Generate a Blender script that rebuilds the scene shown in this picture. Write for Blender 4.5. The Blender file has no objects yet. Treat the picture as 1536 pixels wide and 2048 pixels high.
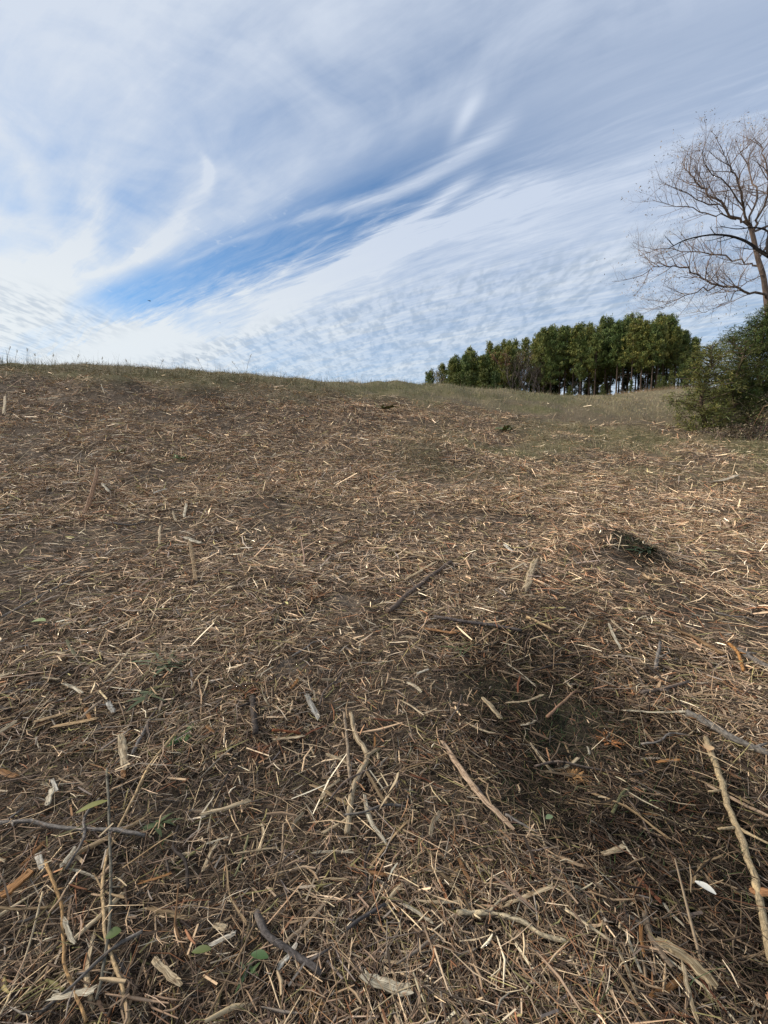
import bpy, bmesh, math, random
import numpy as np
from mathutils import Vector, Matrix, noise as mnoise

R = math.radians
SC = bpy.context.scene
COL = SC.collection
random.seed(7)
RNG = np.random.default_rng(11)

# ------------------------------------------------------------------ camera
EYE = 1.5                                   # lens height above the ground under the photographer
FPX = 850.0                                 # focal length for a 1536 x 2048 frame (ultra-wide phone lens)
PITCH = R(6.0)                              # tilted a little downwards
cam = bpy.data.cameras.new("camera")
cam.sensor_fit = 'VERTICAL'
cam.sensor_height = 36.0
cam.lens = 36.0 * FPX / 2048.0
cam.clip_start = 0.05
cam.clip_end = 6000.0
cam_ob = bpy.data.objects.new("camera", cam)
cam_ob.location = (0, 0, EYE)
cam_ob.rotation_euler = (R(90) - PITCH, 0, 0)
COL.objects.link(cam_ob)
SC.camera = cam_ob

# ------------------------------------------------------------------ sun and exposure
SUN_AZ, SUN_EL = R(-82), R(34)              # azimuth from +Y towards +X: low on the left, behind thin cloud
sun = bpy.data.lights.new("sun", 'SUN')
sun.energy = 4.6
sun.angle = R(7)
sun.color = (1.0, 0.92, 0.815)
sun_ob = bpy.data.objects.new("sun", sun)
sdir = Vector((math.sin(SUN_AZ) * math.cos(SUN_EL), math.cos(SUN_AZ) * math.cos(SUN_EL), math.sin(SUN_EL)))
sun_ob.rotation_euler = sdir.to_track_quat('Z', 'Y').to_euler()
sun_ob.location = sdir * 200
COL.objects.link(sun_ob)
SC.view_settings.view_transform = 'Standard'
SC.view_settings.look = 'None'
SC.view_settings.exposure = 0.0
SC.view_settings.gamma = 1.0
SC.view_settings.use_curve_mapping = False
SC.cycles.max_bounces = 6
SC.cycles.diffuse_bounces = 3
SC.cycles.transparent_max_bounces = 4


# ------------------------------------------------------------------ node helper
class N:
    """One float (or vector / colour) socket; arithmetic on it adds Math nodes."""
    tree = None

    def __init__(self, s): self.s = s

    @staticmethod
    def math(op, *a, clamp=False):
        n = N.tree.nodes.new('ShaderNodeMath'); n.operation = op; n.use_clamp = clamp
        for i, v in enumerate(a):
            if isinstance(v, N): N.tree.links.new(v.s, n.inputs[i])
            else: n.inputs[i].default_value = v
        return N(n.outputs[0])

    def __add__(s, o): return N.math('ADD', s, o)
    __radd__ = __add__
    def __sub__(s, o): return N.math('SUBTRACT', s, o)
    def __rsub__(s, o): return N.math('SUBTRACT', o, s)
    def __mul__(s, o): return N.math('MULTIPLY', s, o)
    __rmul__ = __mul__
    def __truediv__(s, o): return N.math('DIVIDE', s, o)
    def __rtruediv__(s, o): return N.math('DIVIDE', o, s)


def sat(a): return N.math('ADD', a, 0.0, clamp=True)
def vmax(a, b): return N.math('MAXIMUM', a, b)
def vexp(a): return N.math('EXPONENT', a)
def gauss(a, w):
    t = a / w
    return vexp(t * t * -1.0)

def step(a, lo, hi):
    n = N.tree.nodes.new('ShaderNodeMapRange'); n.interpolation_type = 'SMOOTHSTEP'
    N.tree.links.new(a.s, n.inputs['Value'])
    flip = lo > hi
    n.inputs['From Min'].default_value = min(lo, hi); n.inputs['From Max'].default_value = max(lo, hi)
    n.inputs['To Min'].default_value = 1.0 if flip else 0.0
    n.inputs['To Max'].default_value = 0.0 if flip else 1.0
    return N(n.outputs['Result'])

def vec(x, y, z=0.0):
    n = N.tree.nodes.new('ShaderNodeCombineXYZ')
    for i, v in enumerate((x, y, z)):
        if isinstance(v, N): N.tree.links.new(v.s, n.inputs[i])
        else: n.inputs[i].default_value = v
    return N(n.outputs[0])

def xyz(v):
    n = N.tree.nodes.new('ShaderNodeSeparateXYZ'); N.tree.links.new(v.s, n.inputs[0])
    return [N(o) for o in n.outputs]

def tex_noise(v, scale, detail=4.0, rough=0.55, dist=0.0, lac=2.0):
    n = N.tree.nodes.new('ShaderNodeTexNoise')
    N.tree.links.new(v.s, n.inputs['Vector'])
    n.inputs['Scale'].default_value = scale; n.inputs['Detail'].default_value = detail
    n.inputs['Roughness'].default_value = rough; n.inputs['Distortion'].default_value = dist
    n.inputs['Lacunarity'].default_value = lac
    return N(n.outputs['Fac'])

def mixc(f, a, b, blend='MIX'):
    n = N.tree.nodes.new('ShaderNodeMix'); n.data_type = 'RGBA'; n.blend_type = blend
    for i, v in ((0, f), (6, a), (7, b)):
        if isinstance(v, N): N.tree.links.new(v.s, n.inputs[i])
        elif i == 0: n.inputs[0].default_value = v
        else: n.inputs[i].default_value = (*v, 1.0)
    return N(n.outputs[2])


# ------------------------------------------------------------------ sky: clear air plus a thin cirrus layer
world = bpy.data.worlds.new("World")
SC.world = world
world.use_nodes = True
world.cycles.sampling_method = 'MANUAL'
world.cycles.sample_map_resolution = 512
wt = world.node_tree
wt.nodes.clear()
N.tree = wt
SKY_STRENGTH = 0.12
out = wt.nodes.new('ShaderNodeOutputWorld')
bg = wt.nodes.new('ShaderNodeBackground')
bg.inputs['Strength'].default_value = SKY_STRENGTH
wt.links.new(bg.outputs[0], out.inputs[0])
sky = wt.nodes.new('ShaderNodeTexSky')
sky.sky_type = 'NISHITA'
sky.sun_disc = False
sky.sun_elevation = SUN_EL
sky.sun_rotation = SUN_AZ
sky.air_density = 1.0
sky.dust_density = 0.6
sky.ozone_density = 1.6
air = N(sky.outputs[0])
tc = wt.nodes.new('ShaderNodeTexCoord')
dx, dy, dz = xyz(N(tc.outputs['Generated']))
zc = vmax(dz, 0.0) + 0.06
u, v = dx / zc, dy / zc                     # where the view meets a flat cloud layer
WIND = R(-60)                               # the cirrus streaks all run this way
sw, cw = math.sin(WIND), math.cos(WIND)
p = u * sw + v * cw                         # along the wind
q = u * cw - v * sw                         # across it
el = dz
# slow bending of everything
w1 = tex_noise(vec(p, q, 3.1), 0.9, 2.0) - 0.5
w2 = tex_noise(vec(p, q, 9.7), 2.2, 3.0) - 0.5
q1 = q + w1 * 0.10 + w2 * 0.05
qs = q + w1 * 0.10 + w2 * 0.03 - p * p * 0.03
streak = tex_noise(vec(p * 0.80, qs * 2.9, 1.0), 2.0, 8.0, 0.60, 0.25)          # long soft streaks
fine = tex_noise(vec(p * 1.5, qs * 8.0, 5.0), 2.8, 8.0, 0.66, 0.5)         # silky threads
fibre = tex_noise(vec(p * 1.1, (q + w1 * 0.08 + w2 * 0.03) * 15.0, 8.0), 3.0, 4.0, 0.6, 0.5)             # frayed fibres
soft = tex_noise(vec(p, q, 7.0), 1.5, 5.0, 0.5, 0.6)                       # broad patches
puff = tex_noise(vec(p, q, 2.0), 3.2, 6.0, 0.55, 0.9)

# the thin veil above the clear lane
veil = 0.74 + (soft - 0.5) * 1.25 + (streak - 0.5) * 0.7 + (puff - 0.5) * 0.8 + step(p, 0.75, 0.2) * 0.14
veil = veil - gauss(q - 0.70, 0.22) * gauss(p - 1.55, 0.35) * 0.12 + (fine - 0.5) * 0.20
veil = veil - gauss(q - 0.92, 0.22) * gauss(p - 0.95, 0.45) * 0.34
veil = veil + step(p, 1.5, 2.2) * 0.16 + gauss(q - 0.40, 0.30) * 0.20
# the clear lane between 1.16 and 1.42
lane_up = step(q1 + (fine - 0.5) * 0.14 + (puff - 0.5) * 0.10, 1.06, 1.24)
lane_lo = step(q1 + (fine - 0.5) * 0.35 + (fibre - 0.5) * 0.15, 1.34, 1.62)
lane = 0.10 + (fine - 0.44) * 0.6 * (0.35 + step(p, 0.3, 0.9) * 0.65) + step(p, 0.80, 0.0) * 0.50 + (fibre - 0.5) * 0.12
# bright streaks below the lane
sheet = 0.84 + (streak - 0.5) * 0.8 + (fine - 0.5) * 0.85 * (0.40 + step(el, 0.60, 0.42) * 0.60) + (fibre - 0.5) * 0.18 - step(q, 1.9, 2.6) * 0.10
cover = veil * (1.0 - lane_up) + lane * lane_up * (1.0 - lane_lo) + sheet * lane_lo
# towards the left horizon the veil closes up
low = step(el, 0.36, 0.24)
cover = cover + step(p, 2.15, 2.75) * 0.75 * step(q, 2.6, 1.2)
# filaments: soft curved threads
def thread(q0, p0, slope, curve, width, pa, pb, amp):
    d = p - p0
    t = (q + w2 * 0.09 + (fibre - 0.5) * 0.03) - (d * slope + d * d * curve) - q0
    return gauss(t, width) * step(p, pa, pa + 0.15) * step(p, pb, pb - 0.25) * amp * (0.15 + fine * 0.8 + fibre * 0.9)
cover = cover + thread(1.30, 0.70, 0.02, -0.42, 0.035, 0.26, 1.15, 0.50)
cover = cover + thread(1.525, 0.93, 0.40, 0.15, 0.034, 0.40, 1.45, 0.75)
cover = cover + thread(1.455, 0.85, 0.55, 0.0, 0.020, 0.80, 1.15, 0.45)
cover = cover + thread(1.62, 1.05, 0.20, 0.10, 0.075, 0.20, 2.20, 0.40)
# two swoops that hook over in the veil
cover = cover + gauss((q - 0.93) - (p - 1.9) * 0.16 + (p - 1.9) * (p - 1.9) * 0.42, 0.032 + fine * 0.04) * step(p, 1.25, 1.7) * step(p, 3.0, 2.2) * (0.16 + fine * 0.6)
cover = cover + gauss((q - 1.10) - (p - 1.75) * 0.08 + (p - 1.75) * (p - 1.75) * 0.40, 0.022 + fine * 0.03) * step(p, 1.05, 1.55) * step(p, 2.5, 1.9) * (0.05 + fine * 0.55)
cover = cover + gauss((q - 0.66) - (p - 1.6) * 0.5, 0.05) * step(p, 1.45, 1.6) * step(p, 2.1, 1.7) * 0.30
# small detached flecks and a thin hooked end
flecks = step(tex_noise(vec(p * 1.0, q * 1.0, 31.0), 22.0, 2.0, 0.5), 0.60, 0.74) * step(tex_noise(vec(p, q, 33.0), 3.0, 1.0), 0.52, 0.66)
cover = cover + flecks * gauss(q - 1.16, 0.16) * step(p, 0.3, 0.6) * 0.22
cover = cover + gauss((q - 0.935) - (p - 1.15) * 0.9 + (p - 1.15) * (p - 1.15) * 3.0, 0.016 + fine * 0.012) * step(p, 1.10, 1.14) * step(p, 1.34, 1.22) * (0.1 + fibre * 0.6)
cover = cover + thread(1.60, 1.2, 0.25, 0.30, 0.020, 0.55, 2.0, 0.45) + thread(1.66, 1.0, 0.15, -0.25, 0.022, 0.35, 1.7, 0.40) + thread(1.24, 1.3, -0.06, 0.05, 0.018, 0.9, 1.9, 0.22)
hook = gauss(q - 0.93, 0.03) * gauss(p - 1.17, 0.05) * 0.12 * (0.4 + puff)
cover = cover + hook * 0.4 + gauss((q - 1.135) - (p - 0.40) * 0.9, 0.028) * gauss(p - 0.42, 0.06) * 0.45
# air near the horizon is milky
cover = cover + step(el, 0.22, 0.05) * 0.35
cover = sat(cover)
cover = cover * 0.94

# mackerel ripples: rows of small cells
def ripple(seed, sc):
    a = tex_noise(vec(u + w2 * 0.15, v * 0.38 - u * 0.10, seed), sc, 2.0, 0.5, 0.25)
    b = tex_noise(vec(u, v * 0.42, seed + 4.0), sc * 2.2, 2.0, 0.55, 0.3)
    return a * 0.50 + b * 0.50
rip = ripple(13.0, 13.0)
ripple_zone = step(q, 1.75, 2.05) * step(el, 0.47, 0.36) * step(tex_noise(vec(p, q, 21.0), 1.4, 2.0), 0.22, 0.42)
zone_l = step(p, 2.25, 2.6) * step(q, 1.65, 1.3) * step(el, 0.33, 0.28)
ripple_zone = vmax(ripple_zone, zone_l * 0.8)
dark_cells = step(rip, 0.58, 0.38) * ripple_zone

# cloud brightness: thin ice cloud scatters most towards the sun
cosun = dx * sdir.x + dy * sdir.y + dz * sdir.z
near_sun = step(cosun, 0.10, 0.80) * (0.25 + step(el, 0.58, 0.22) * 0.75)
K = 1.0 / SKY_STRENGTH
cl_far = (0.635 * K, 0.715 * K, 0.855 * K)
cl_near = (0.86 * K, 0.89 * K, 0.89 * K)
cloud = mixc(near_sun, cl_far, cl_near)
thick = sat((streak - 0.44) * 2.0 + (fine - 0.5) * 1.2)
bright_sheet = sat(lane_lo * (0.25 + thick * 0.75) * step(el, 0.50, 0.30) + step(el, 0.40, 0.20) * 0.45)
cloud = mixc(bright_sheet * 0.75, cloud, (0.82 * K, 0.87 * K, 0.90 * K))
cloud = mixc(dark_cells * 0.64, cloud, (0.42 * K, 0.50 * K, 0.60 * K))
air_t = mixc(1.0, air, (0.68, 1.02, 1.24), 'MULTIPLY')
skyc = mixc(cover, air_t, cloud)
# below the horizon: dull ground light
skyc = mixc(step(el, 0.0, -0.05), skyc, (0.12 * K, 0.10 * K, 0.08 * K))
wt.links.new(skyc.s, bg.inputs['Color'])

# ------------------------------------------------------------------ numbers for placing things on the land
def ray(px, py):
    """Direction from the lens through a point of the 1536 x 2048 frame."""
    a = (px - 768.0) / FPX; b = (1024.0 - py) / FPX
    return np.array((a, math.cos(PITCH) + b * math.sin(PITCH), -math.sin(PITCH) + b * math.cos(PITCH)))

def at(px, py, Y):
    d = ray(px, py)
    return np.array((0, 0, EYE)) + d * (Y / d[1])

def to_px(x, y, z):
    """Where a world point shows in the frame."""
    zz = z - EYE
    depth = y * math.cos(PITCH) - zz * math.sin(PITCH)
    upw = y * math.sin(PITCH) + zz * math.cos(PITCH)
    depth = np.where(depth < 0.05, 0.05, depth)
    return 768 + FPX * x / depth, 1024 - FPX * upw / depth

_perm = np.random.default_rng(5).random((64, 64, 8))
def vnoise(x, y, scale, k=0):
    """Smooth value noise in 0..1."""
    x = np.asarray(x, float) * scale + 17.3 * k; y = np.asarray(y, float) * scale - 9.1 * k
    ix = np.floor(x).astype(int); iy = np.floor(y).astype(int)
    fx = x - ix; fy = y - iy
    fx = fx * fx * (3 - 2 * fx); fy = fy * fy * (3 - 2 * fy)
    T = _perm[:, :, k % 8]
    a = T[ix % 64, iy % 64]; b = T[(ix + 1) % 64, iy % 64]
    c = T[ix % 64, (iy + 1) % 64]; d = T[(ix + 1) % 64, (iy + 1) % 64]
    return (a * (1 - fx) + b * fx) * (1 - fy) + (c * (1 - fx) + d * fx) * fy

def fbm(x, y, scale, k=0, o=4):
    s = 0; w = 1; t = 0
    for i in range(o):
        s = s + w * vnoise(x, y, scale * 2.03 ** i, k + i); t += w; w *= 0.5
    return s / t

def sstep(a, lo, hi):
    t = np.clip((np.asarray(a, float) - lo) / (hi - lo), 0, 1)
    return t * t * (3 - 2 * t)

# ------------------------------------------------------------------ the land: a mown bank that rises to a crest
_ctrl = [(0, 2048, .95), (768, 2048, .97), (1536, 2048, .98),
         (0, 1500, 1.93), (768, 1500, 1.96), (1536, 1500, 2.0),
         (0, 1200, 3.4), (768, 1200, 3.58), (1536, 1200, 3.9),
         (0, 1024, 5.3), (768, 1024, 6.1), (1536, 1024, 6.9),
         (0, 900, 7.8), (400, 900, 8.8), (768, 900, 10.3), (1150, 900, 11.6), (1536, 900, 12.4),
         (0, 800, 10.6), (400, 810, 12.2), (768, 830, 15.5), (1100, 845, 17), (1450, 850, 16.5),
         (0, 708, 13.5), (150, 717, 14), (300, 725, 15), (500, 738, 17), (800, 757, 23), (950, 768, 28),
         (1200, 793, 37), (1300, 806, 30), (1340, 780, 44), (1400, 772, 47), (1480, 800, 30)]
_P = [at(*c) for c in _ctrl]
_P += [np.array(t, float) for t in ((0, 0, 0), (-3, -1, -.05), (3, -1, -.15), (0, -6, -.7), (-8, -5, -.2), (8, -5, -.7), (-12, 2, 1.2), (14, 2, .6),
       (-20, 19, 4.7), (-12, 24, 5.0), (0, 36, 6.6), (10, 42, 7.9), (22, 40, 7.8),
       (30, 58, 11.0), (42, 58, 11.8), (54, 52, 11.4), (26, 80, 9.5), (50, 90, 9.0), (8, 75, 7.5), (-25, 45, 3.0), (40, 28, 7.0), (26, 12, 3.2))]
_P = np.array(_P)
def _tps_fit(P):
    n = len(P); X = P[:, :2]
    d = np.linalg.norm(X[:, None] - X[None], axis=2)
    Kq = d                                   # linear kernel: no overshoot between controls
    A = np.zeros((n + 3, n + 3)); A[:n, :n] = Kq - np.eye(n) * 0.25
    A[:n, n] = 1; A[:n, n + 1:] = X; A[n, :n] = 1; A[n + 1:, :n] = X.T
    return np.linalg.solve(A, np.concatenate([P[:, 2], np.zeros(3)]))
_W = _tps_fit(_P)
def base_z(x, y):
    x = np.asarray(x, float); y = np.asarray(y, float)
    sh = x.shape; x = x.ravel(); y = y.ravel(); outz = np.empty(len(x))
    for i in range(0, len(x), 20000):
        xx, yy = x[i:i + 20000], y[i:i + 20000]
        d = np.hypot(xx[:, None] - _P[None, :, 0], yy[:, None] - _P[None, :, 1])
        outz[i:i + 20000] = d @ _W[:-3] + _W[-3] + _W[-2] * xx + _W[-1] * yy
    r = np.hypot(x, y)
    far = 7.0 - 22.0 * sstep(r, 80, 700)
    f = sstep(r, 70, 120)
    return (outz * (1 - f) + far * f).reshape(sh)

def bump(x, y, cx, cy, sx, sy, h, rot=0.0):
    c, s = math.cos(rot), math.sin(rot)
    a = (x - cx) * c + (y - cy) * s; b = -(x - cx) * s + (y - cy) * c
    return h * np.exp(-(a / sx) ** 2 - (b / sy) ** 2)

AZ = np.concatenate([np.linspace(-180, -66, 30)[:-1], np.linspace(-66, 66, 331), np.linspace(66, 180, 30)[1:-1]])
NR = 290
RR = 0.30 * (1000 / 0.30) ** (np.arange(NR) / (NR - 1))
_rg, _ag = np.meshgrid(RR, np.radians(AZ), indexing='ij')
GX, GY = _rg * np.sin(_ag), _rg * np.cos(_ag)
# one smoothing pass over the control surface removes its creases
GZ = base_z(GX, GY)
def smooth_table(Z, n):
    for _ in range(n):
        Z2 = Z.copy()
        Z2[1:-1] = (Z[:-2] + 2 * Z[1:-1] + Z[2:]) / 4
        Z = Z2.copy()
        Z[:, 1:-1] = (Z2[:, :-2] + 2 * Z2[:, 1:-1] + Z2[:, 2:]) / 4
        Z[:, 0] = Z[:, -1] = (Z2[:, 0] + Z2[:, -1]) / 2
    return Z
GZ = smooth_table(GZ, 40)
MOUND = (2.50, 4.75)
HOLLOW = (1.02, 2.15)
def relief(x, y):
    r = np.hypot(x, y)
    z = (fbm(x, y, 1.3, 1, 4) - .5) * 0.12 * sstep(r, 0, 2) * (1 - 0.4 * sstep(r, 8, 30))
    z = z + (fbm(x, y, 0.33, 3, 3) - .5) * 0.40 * sstep(r, 3, 10)
    z = z + (fbm(x, y, 1.1, 4, 2) - .5) * 0.30 * sstep(r, 9, 14)
    z = z + (vnoise(x, y, 9.0, 2) - .5) * 0.030
    z = z + bump(x, y, MOUND[0], MOUND[1], .50, .36, .30) + bump(x, y, MOUND[0], MOUND[1], .7, .5, 1.0) * (vnoise(x, y, 4.5, 3) - .45) * .22 + bump(x, y, MOUND[0] - .25, MOUND[1] - .7, .5, .4, .08)
    z = z + bump(x, y, HOLLOW[0] + .25, HOLLOW[1] + .95, .7, .35, .10)       # rough hump above the dark hollow
    z = z - bump(x, y, HOLLOW[0], HOLLOW[1], .46, .62, .09)
    z = z + bump(x, y, 1.1, 10.0, 1.3, .7, .22) + bump(x, y, -7.6, 11.9, .9, .6, .25) + bump(x, y, -5.6, 12.6, .8, .5, .25)
    z = z + bump(x, y, -1.3, 3.9, .6, .3, .07) + bump(x, y, -1.9, 2.4, .6, .3, .05)
    return z
GZ = GZ + relief(GX, GY) - relief(np.array([0.]), np.array([0.]))[0] * 0

def ground_z(x, y):
    x = np.asarray(x, float); y = np.asarray(y, float)
    r = np.clip(np.hypot(x, y), RR[0], RR[-2])
    fr = np.log(r / RR[0]) / math.log(RR[1] / RR[0])
    fa = np.interp(np.degrees(np.arctan2(x, y)), AZ, np.arange(len(AZ)))
    i = np.clip(fr.astype(int), 0, NR - 2); j = np.clip(fa.astype(int), 0, len(AZ) - 2)
    u, v = fr - i, fa - j
    return (GZ[i, j] * (1 - u) + GZ[i + 1, j] * u) * (1 - v) + (GZ[i, j + 1] * (1 - u) + GZ[i + 1, j + 1] * u) * v

def hit(px, py, up=0.0):
    """The point of the land (or of the litter's top, up above it) seen at a place in the photograph."""
    d = ray(px, py)
    t = np.geomspace(0.5, 400, 6000)
    X = d[0] * t; Yv = d[1] * t; Zv = EYE + d[2] * t
    g = ground_z(X, Yv) + up
    k = np.argmax(Zv < g)
    if Zv[k] >= g[k]: k = 5999
    return np.array((X[k], Yv[k], g[k]))

# land cover (0..1 maps): grass, green, damp (plus painted shade beside the mound)
def cover_maps(x, y, z):
    px, py = to_px(x, y, z)
    r = np.hypot(x, y)
    n1 = fbm(x, y, 0.75, 2, 5); n2 = fbm(x, y, 0.16, 4, 3)
    ridge = np.interp(px, [0, 150, 300, 500, 800, 950, 1200, 1340, 1540], [722, 731, 739, 751, 769, 778, 792, 779, 770])
    crest = sstep(ridge + 45 - py + (n1 - .5) * 60, 0, 28)
    fieldl = sstep(px + (n2 - .5) * 500, 760, 1060) * sstep(py, 1010, 900) * 0.95
    grass = np.clip(np.maximum(crest, fieldl * sstep(n1, .28, .58)), 0, 1)
    grass = np.maximum(grass, sstep(r, 15, 24) * sstep(px, 700, 950) * (.70 + .3 * n1))
    green = np.clip(crest * .75 + fieldl * sstep(n1, .46, .62) * .9, 0, 1) * sstep(fbm(x, y, 0.4, 6, 3), .30, .55)
    green = green * .75 * (1 - sstep(px, 1200, 1270) * sstep(py, 845, 800))
    damp = bump(x, y, HOLLOW[0], HOLLOW[1], .56, .82, 1.25) + bump(x, y, HOLLOW[0] + .22, HOLLOW[1] - .95, .40, .50, .85) + bump(x, y, HOLLOW[0] + .55, HOLLOW[1] + 1.2, .6, .35, .5) + bump(x, y, MOUND[0] + .22, MOUND[1] - .18, .20, .22, .65)  # last bump: dark green right side of the mound, its shade painted in
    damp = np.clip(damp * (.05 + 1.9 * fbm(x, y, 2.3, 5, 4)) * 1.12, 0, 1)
    return grass, green, damp


# ------------------------------------------------------------------ mesh helpers
def mesh_np(name, V, F, cols=None, uv=None):
    """Mesh from arrays: V (n,3), F (m,k)."""
    me = bpy.data.meshes.new(name)
    k = F.shape[1]
    me.vertices.add(len(V)); me.vertices.foreach_set('co', np.ascontiguousarray(V, np.float32).ravel())
    me.loops.add(F.size); me.loops.foreach_set('vertex_index', np.ascontiguousarray(F, np.int32).ravel())
    me.polygons.add(len(F))
    me.polygons.foreach_set('loop_start', np.arange(0, F.size, k, dtype=np.int32))
    if cols is not None:
        a = me.color_attributes.new('tint', 'FLOAT_COLOR', 'POINT')
        c = np.ones((len(V), 4), np.float32); c[:, :3] = cols
        a.data.foreach_set('color', c.ravel())
    me.update(calc_edges=True)
    return me

def link(name, me, mat, parent=None, smooth=False):
    o = bpy.data.objects.new(name, me)
    COL.objects.link(o)
    if mat is not None and not me.materials: me.materials.append(mat)
    if parent is not None: o.parent = parent
    if smooth: me.polygons.foreach_set('use_smooth', np.ones(len(me.polygons), bool))
    return o

def tag(o, label=None, cat=None, group=None, kind=None):
    if label: o['label'] = label
    if cat: o['category'] = cat
    if group: o['group'] = group
    if kind: o['kind'] = kind
    return o

def empty(name, loc, rz=0.0):
    o = bpy.data.objects.new(name, None)
    o.empty_display_size = 0.2
    o.location = loc; o.rotation_euler = (0, 0, rz)
    COL.objects.link(o)
    return o

def copy_tree(o, parent=None):
    c = o.copy(); COL.objects.link(c)
    if parent is not None: c.parent = parent
    for ch in list(o.children): copy_tree(ch, c)
    return c


BARE = [(-.36, 3.55, .20), (-.62, 2.62, .17), (1.15, 7.6, .45)]     # spots where silt shows through the litter

# ------------------------------------------------------------------ materials
def new_mat(name, rough=0.8, spec=0.25):
    m = bpy.data.materials.new(name); m.use_nodes = True
    b = m.node_tree.nodes['Principled BSDF']
    b.inputs['Roughness'].default_value = rough
    b.inputs['Specular IOR Level'].default_value = spec
    N.tree = m.node_tree
    return m, b

def n_attr(name):
    n = N.tree.nodes.new('ShaderNodeAttribute'); n.attribute_name = name
    return N(n.outputs['Color']), N(n.outputs['Fac'])

def n_pos():
    return N(N.tree.nodes.new('ShaderNodeNewGeometry').outputs['Position'])

def n_obj():
    return N(N.tree.nodes.new('ShaderNodeTexCoord').outputs['Object'])

def n_rand():
    return N(N.tree.nodes.new('ShaderNodeObjectInfo').outputs['Random'])

def n_scale(v, x, y, z):
    n = N.tree.nodes.new('ShaderNodeVectorMath'); n.operation = 'MULTIPLY'
    N.tree.links.new(v.s, n.inputs[0]); n.inputs[1].default_value = (x, y, z)
    return N(n.outputs[0])

def n_bump(b, h, strength, dist):
    n = N.tree.nodes.new('ShaderNodeBump')
    n.inputs['Strength'].default_value = strength; n.inputs['Distance'].default_value = dist
    N.tree.links.new(h.s, n.inputs['Height']); N.tree.links.new(n.outputs[0], b.inputs['Normal'])

def base(b, c): N.tree.links.new(c.s, b.inputs['Base Color'])

M = {}
# soil with fine shredded matter; the cover maps shift it towards turf
m, b = new_mat('soil', 0.95, 0.1)
P_ = n_pos()
fine_n = tex_noise(P_, 38.0, 6.0, 0.78)
mid_n = tex_noise(P_, 6.0, 4.0, 0.6)
big_n = tex_noise(P_, 0.7, 3.0, 0.55)
cov, _ = n_attr('tint')
cr, cg, cb = xyz(cov)
soil = mixc(step(fine_n, 0.35, 0.68), (0.034, 0.025, 0.018), (0.200, 0.150, 0.104))
soil = mixc(sat((mid_n - 0.45) * 2.2), soil, (0.095, 0.070, 0.048))
turf = mixc(step(fine_n, 0.35, 0.66), (0.100, 0.084, 0.044), (0.270, 0.220, 0.128))
turf = mixc(cg * step(mid_n, 0.25, 0.6), turf, (0.100, 0.104, 0.036))
soil = mixc(cr * 0.80, soil, turf)
soil = mixc(cb * 0.8, soil, (0.014, 0.019, 0.009))
sil = step(tex_noise(P_, 1.1, 3.0, 0.5), 0.60, 0.72)
px_s, py_s, _z = xyz(P_)
for cx_, cy_, w_ in BARE:
    sil = vmax(sil, gauss(px_s - cx_, w_) * gauss(py_s - cy_, w_) * step(mid_n, 0.30, 0.55) * 2.2)
soil = mixc(sat(sil * 0.40) * (1.0 - cr), soil, (0.190, 0.155, 0.120))
base(b, soil)
n_bump(b, fine_n, 0.9, 0.018)
M['soil'] = m

# every straw, splinter and twig of the litter carries its own tint
m, b = new_mat('dry_plant_matter', 0.9, 0.08)
c, _ = n_attr('tint')
g = tex_noise(n_scale(n_pos(), 1, 1, 1), 160.0, 3.0, 0.6)
base(b, mixc(1.0, c, mixc(g, (0.62, 0.60, 0.58), (1.35, 1.35, 1.33)), 'MULTIPLY'))
M['straw'] = m

m, b = new_mat('grass_blades', 0.6, 0.3)
c, _ = n_attr('tint'); base(b, c)
M['blade'] = m

# ------------------------------------------------------------------ ground sheet
_nA = len(AZ)
V = np.stack([GX.ravel(), GY.ravel(), GZ.ravel()], 1)
i, j = np.meshgrid(np.arange(NR - 1), np.arange(_nA), indexing='ij')
j2 = (j + 1) % _nA
F = np.stack([i * _nA + j, i * _nA + j2, (i + 1) * _nA + j2, (i + 1) * _nA + j], -1).reshape(-1, 4)[:, ::-1]
hub = len(V)
V = np.vstack([V, [[0, 0, GZ[0].mean()]]])
gr, gn, dm = cover_maps(V[:, 0], V[:, 1], V[:, 2])
front = (np.abs(np.degrees(np.arctan2(V[:, 0], V[:, 1]))) < 60)
gr = np.where(front, gr, .5); gn = np.where(front, gn, .3)
me = mesh_np('ground', V, F, np.stack([gr, gn, dm], 1))
bm = bmesh.new(); bm.from_mesh(me); bm.verts.ensure_lookup_table()
for jj in range(_nA):
    bm.faces.new((bm.verts[hub], bm.verts[(jj + 1) % _nA], bm.verts[jj]))
bmesh.ops.recalc_face_normals(bm, faces=bm.faces[:])
bm.to_mesh(me); bm.free()
ground = link('ground', me, M['soil'], smooth=True)
if me.polygons[0].normal.z < 0: me.flip_normals()
tag(ground, kind='structure')

# ------------------------------------------------------------------ litter: mown straw, shredded stems and splinters
PAL = np.array([(.245, .180, .118), (.160, .118, .084), (.102, .075, .056), (.052, .040, .032), (.380, .300, .200),
                (.210, .122, .070), (.160, .080, .045), (.150, .130, .110), (.480, .415, .305), (.165, .150, .070)])
def pick_tints(n, rng, w):
    w = np.asarray(w, float); w = w / w.sum()
    c = PAL[rng.choice(len(PAL), n, p=w)]
    return c * np.array([1.78, 1.70, 1.62]) * rng.lognormal(0, .26, (n, 1)) * (1 + rng.normal(0, .018, (n, 3)))

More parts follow.
